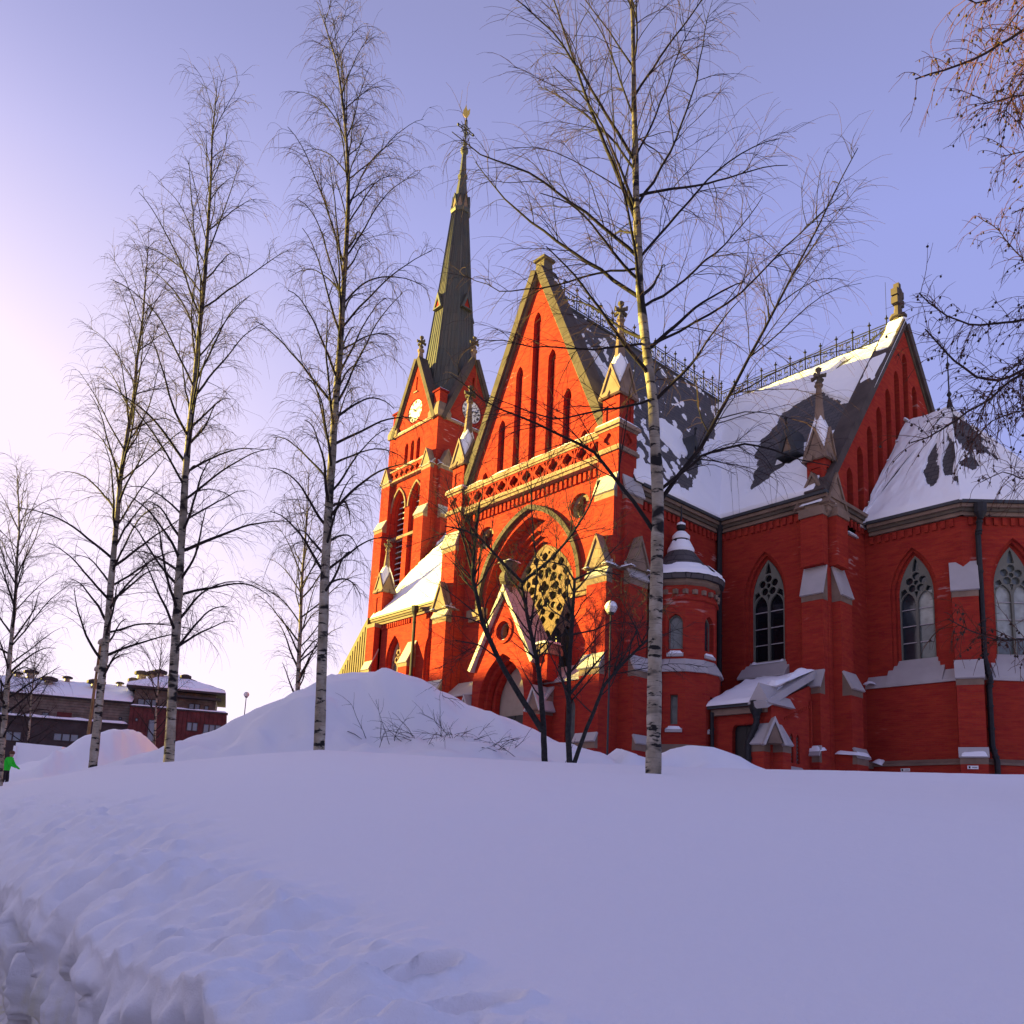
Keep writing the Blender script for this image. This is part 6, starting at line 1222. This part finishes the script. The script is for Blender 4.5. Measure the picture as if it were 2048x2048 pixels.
# unseen town houses added on the sunny side: they keep the snow in shade
def block(c, t0, t1, dep, zt, label, wall, seed, ax=(-0.6, 0.8, 0), nn=(0.8, 0.6, 0)):
    ax = A(ax, float); nn = A(nn, float); c = A([*c, 0.0])
    root = empty('apartment_house', tuple(c + ax * (t0 + t1) / 2 + Z3 * ZROAD)); tag(root, label, 'house'); fr = (c, ax, Z3, nn); mb = MB(wall)
    L = t1 - t0; cols = int(L / 3.2); rows = int((zt - 2) / 3.1); holes = [rect(t0 + (i + .28) * L / cols, t0 + (i + .72) * L / cols, ZROAD + 1.2 + 3.1 * k, ZROAD + 2.7 + 3.1 * k) for i in range(cols) for k in range(rows)]
    mb.plate(fr, rect(t0, t1, ZROAD - .3, zt), holes, -dep, 0.0, wall, None, True); mb.build('wall', root)
    for h in holes: p = MB('pane_sky'); p.prism(fr, h, -.25, -.2); p.build('window', root)
    mb = MB('house_dark'); mb.loft([[c + ax * t + nn * n + Z3 * z for n, z in ((.5, zt - .1), (.5, zt + .1), (-dep / 2, zt + 3.2), (-dep - .5, zt + .1), (-dep - .5, zt - .1))] for t in (t0 - .4, t1 + .4)], 'house_dark'); rf = mb.build('roof', root)
    snow_obj('snow', rf, snow_sheet(c + ax * (t0 - .4) + nn * .6 + Z3 * (zt + .08), ax * (L + .8), nn * (-dep / 2 - .6) + Z3 * 3.2, 40, 12, .3, None, .2, seed))
BC = (-94.0, -21.0)
block(BC, -80, -47, 12, 16.5, 'long unseen ochre town house added for shade at the far end of the row', 'render_ochre', 1); block(BC, -46.9, -19, 12, 17.3, 'unseen red town house added for shade between two ochre ones', 'panel_red', 2)
block(BC, -18.9, 8, 12, 16.2, 'short unseen ochre town house added for shade next to the grey boarded one', 'render_ochre', 3); block(BC, 8.1, 33, 12, 16.9, 'unseen grey boarded town house added for shade on the sunny side', 'board_grey', 4)
for k_, (t0_, t1_, z_, w_, l_) in enumerate(((-42, -15, 6.5, 'render_ochre', 'unseen ochre town house added across the street to darken the bank, apse side'), (-14.9, 12, 7.2, 'panel_red', 'unseen red town house added straight across the street to darken the snow bank'), (12.1, 44, 6.2, 'board_grey', 'unseen grey boarded town house added across the street to darken the bank, heap side'))):  # unseen row added behind the camera to darken the face of the bank
    block((0.0, -15.5), t0_, t1_, 11, z_, l_, w_, 10 + k_, (-1, 0, 0), (0, 1, 0))
# ------------------------------------------------------------------ lamps, snow block, person
simple('lamp_glass', (0.62, 0.60, 0.58), 0.25, 0.5); simple('pole_wood', (0.20, 0.13, 0.06), 0.8, 0.2, 0, 0.3, 4); simple('pole_dark', (0.03, 0.03, 0.03), 0.5)
def globe_lamp(px, pyg, depth, rg, label):
    c = at(px, pyg, depth); zb = float(ground_z(c[0], c[1])) - .4; root = empty('street_lamp', (c[0], c[1], zb + .4)); tag(root, label, 'street lamp')
    mb = MB('pole_dark'); mb.lathe(c[0], c[1], [(0.075, zb), (0.06, zb + 1.2), (0.04, zb + 1.3), (0.03, c[2] - rg * .9)], 10); mb.build('pole', root, True)
    mb = MB('pole_dark'); mb.lathe(c[0], c[1], [(rg * .5, c[2] - rg * 1.1), (rg * .62, c[2] - rg * .8), (rg * .5, c[2] - rg * .75)], 12); mb.build('collar', root)
    mb = MB('lamp_glass'); mb.lathe(c[0], c[1], [(rg * math.cos(t), c[2] + rg * math.sin(t)) for t in np.linspace(-1.1, 1.56, 10)], 16); g = mb.build('globe', root, True)
    u, v = np.meshgrid(np.linspace(0, 2 * math.pi, 26), np.linspace(0.05, 1.57, 12), indexing='ij'); rr = rg * (1.06 + 0.16 * np.sin(v) ** 3) * (1 + .03 * fbm(u, v * 3, 3, 2)); Pq = np.stack([c[0] + rr * np.cos(v) * np.cos(u), c[1] + rr * np.cos(v) * np.sin(u), c[2] + rr * np.sin(v)], -1); i = np.arange(u.size).reshape(u.shape)
    if rg > .2: snow_obj('snow', g, (Pq.reshape(-1, 3), np.stack([i[:-1, :-1], i[1:, :-1], i[1:, 1:], i[:-1, 1:]], -1).reshape(-1, 4), 'snow'))
globe_lamp(1222, 1216, 34.0, 0.24, 'street lamp with a snow capped globe before the church pier'); globe_lamp(493, 1389, 62.0, 0.20, 'street lamp with a small bare globe above the flank of the heap')
c = at(198, 1310, 52.0); zb = 1.0; root = empty('street_lamp', (c[0], c[1], zb)); tag(root, 'tall wooden pole lamp with two heads behind the leaning birch', 'street lamp')
mb = MB('pole_wood'); mb.lathe(c[0], c[1], [(0.11, zb), (0.07, c[2] + .6)], 10); mb.build('pole', root, True)
for k, dz in ((0, .75), (1, -.9)):
    mb = MB('vent_metal'); q = A([c[0], c[1], c[2] + dz]); mb.tube([q, q + A([*R2, 0]) * .5 + Z3 * .1], .05, 6, 'pole_dark'); p = q + A([*R2, 0]) * .15; mb.lathe(p[0], p[1], [(.08, p[2] - .2), (.30, p[2] - .08), (.30, p[2] + .08), (.22, p[2] + .2), (.08, p[2] + .3)], 10); mb.build('lamp_head', root)
o = at(72, 1520, 47.0); mb = MB('snow'); f = (A([o[0], o[1], 0.0]), A([*R2, 0.0]), Z3, A([*(-F2), 0.0])); zt = bz(75, 1486) * 47 / 96; zt = float(at(75, 1486, 47)[2])
mb.prism(f, [(-1.25, 0.6), (1.35, 0.6), (1.33, zt - .12), (-1.22, zt)], -2.2, 0, 'snow'); mb.prism(f, [(-1.30, .6), (-1.12, .6), (-1.12, zt - .2), (-1.26, zt - .2)], -2.0, .12, 'snow'); tag(mb.build('snow_block'), 'upright squared block of packed snow for carving', 'snow block')
# person in a bright green jacket
simple('jacket_green', (0.02, 0.62, 0.03), 0.7, 0.3, 0, 0.15, 8); simple('trousers_dark', (0.03, 0.015, 0.03), 0.8); simple('skin', (0.42, 0.24, 0.17), 0.6); simple('hat_brown', (0.11, 0.05, 0.03), 0.9)
c = at(13, 1530, 38.0); zf = float(at(13, 1503, 38.0)[2]) - 1.74; root = empty('person', (c[0], c[1], zf)); tag(root, 'person in a bright green jacket bending forward beside a birch', 'person')
def skin_body():
    me = bpy.data.meshes.new('body'); r_ = A([*R2, 0.0]); f_ = A([*(-F2), 0.0])
    J = {'pel': (0, 0, .95), 'wai': (0.03, 0, 1.12), 'che': (0.10, 0, 1.33), 'nec': (0.15, 0, 1.49), 'hd0': (0.17, 0, 1.56), 'hd1': (0.18, 0.02, 1.66), 'hd2': (0.17, 0.0, 1.73),
         'sl': (0.08, -.19, 1.42), 'el': (0.22, -.24, 1.17), 'hl': (0.42, -.20, 1.05), 'fl': (0.50, -.19, 1.01), 'sr': (0.12, .19, 1.42), 'er': (0.28, .22, 1.18), 'hr': (0.47, .16, 1.08), 'fr': (0.55, .15, 1.05),
         'tl': (0, -.1, .90), 'kl': (0.06, -.12, .50), 'al': (-.02, -.12, .10), 'ol': (0.16, -.13, .04), 'tr': (0, .1, .90), 'kr': (0.03, .12, .50), 'ar': (-.08, .12, .10), 'or': (0.10, .13, .04)}
    Rr = {'pel': .165, 'wai': .155, 'che': .175, 'nec': .065, 'hd0': .075, 'hd1': .10, 'hd2': .075, 'sl': .085, 'el': .065, 'hl': .045, 'fl': .03, 'sr': .085, 'er': .065, 'hr': .045, 'fr': .03, 'tl': .11, 'kl': .075, 'al': .055, 'ol': .045, 'tr': .11, 'kr': .075, 'ar': .055, 'or': .045}
    E = ['pel wai', 'wai che', 'che nec', 'nec hd0', 'hd0 hd1', 'hd1 hd2', 'che sl', 'sl el', 'el hl', 'hl fl', 'che sr', 'sr er', 'er hr', 'hr fr', 'pel tl', 'tl kl', 'kl al', 'al ol', 'pel tr', 'tr kr', 'kr ar', 'ar or']
    ks = list(J); base = A([c[0], c[1], zf]); vs = [tuple(base + r_ * J[k][0] + f_ * J[k][1] + Z3 * J[k][2]) for k in ks]; me.from_pydata(vs, [tuple(ks.index(q) for q in e_.split()) for e_ in E], []); o = put('body', me, root)
    m = o.modifiers.new('skin', 'SKIN'); sv = me.skin_vertices[0].data if me.skin_vertices else None
    if sv is None:
        bm = __import__('bmesh').new(); bm.from_mesh(me); bm.verts.layers.skin.verify(); bm.to_mesh(me); bm.free(); sv = me.skin_vertices[0].data
    for i, k in enumerate(ks): sv[i].radius = (Rr[k], Rr[k]); sv[i].use_root = (k == 'pel')
    s = o.modifiers.new('sub', 'SUBSURF'); s.levels = 2; s.render_levels = 2
    t = NT('person_clothes', rough=.75); sp = t.n('ShaderNodeSeparateXYZ'); t.l(t.pos(), sp.inputs[0]); h = t.math('DIVIDE', t.math('SUBTRACT', sp.outputs[2], zf), 1.8)
    rp = t.ramp(h, [(0.0, (.02, .015, .02)), (0.50, (.03, .015, .03)), (0.505, (0.02, .62, .03)), (0.835, (.02, .62, .03)), (0.84, (.42, .24, .17))]); rp.node.color_ramp.interpolation = 'CONSTANT'; t.color(rp); me.materials.append(t.m); return o
skin_body()
hc = A([c[0], c[1], zf]) + A([*R2, 0]) * .17; mb = MB('hat_brown'); mb.lathe(hc[0], hc[1], [(.105, zf + 1.64), (.118, zf + 1.68), (.10, zf + 1.76), (.05, zf + 1.80)], 12); mb.build('hat', root, True)
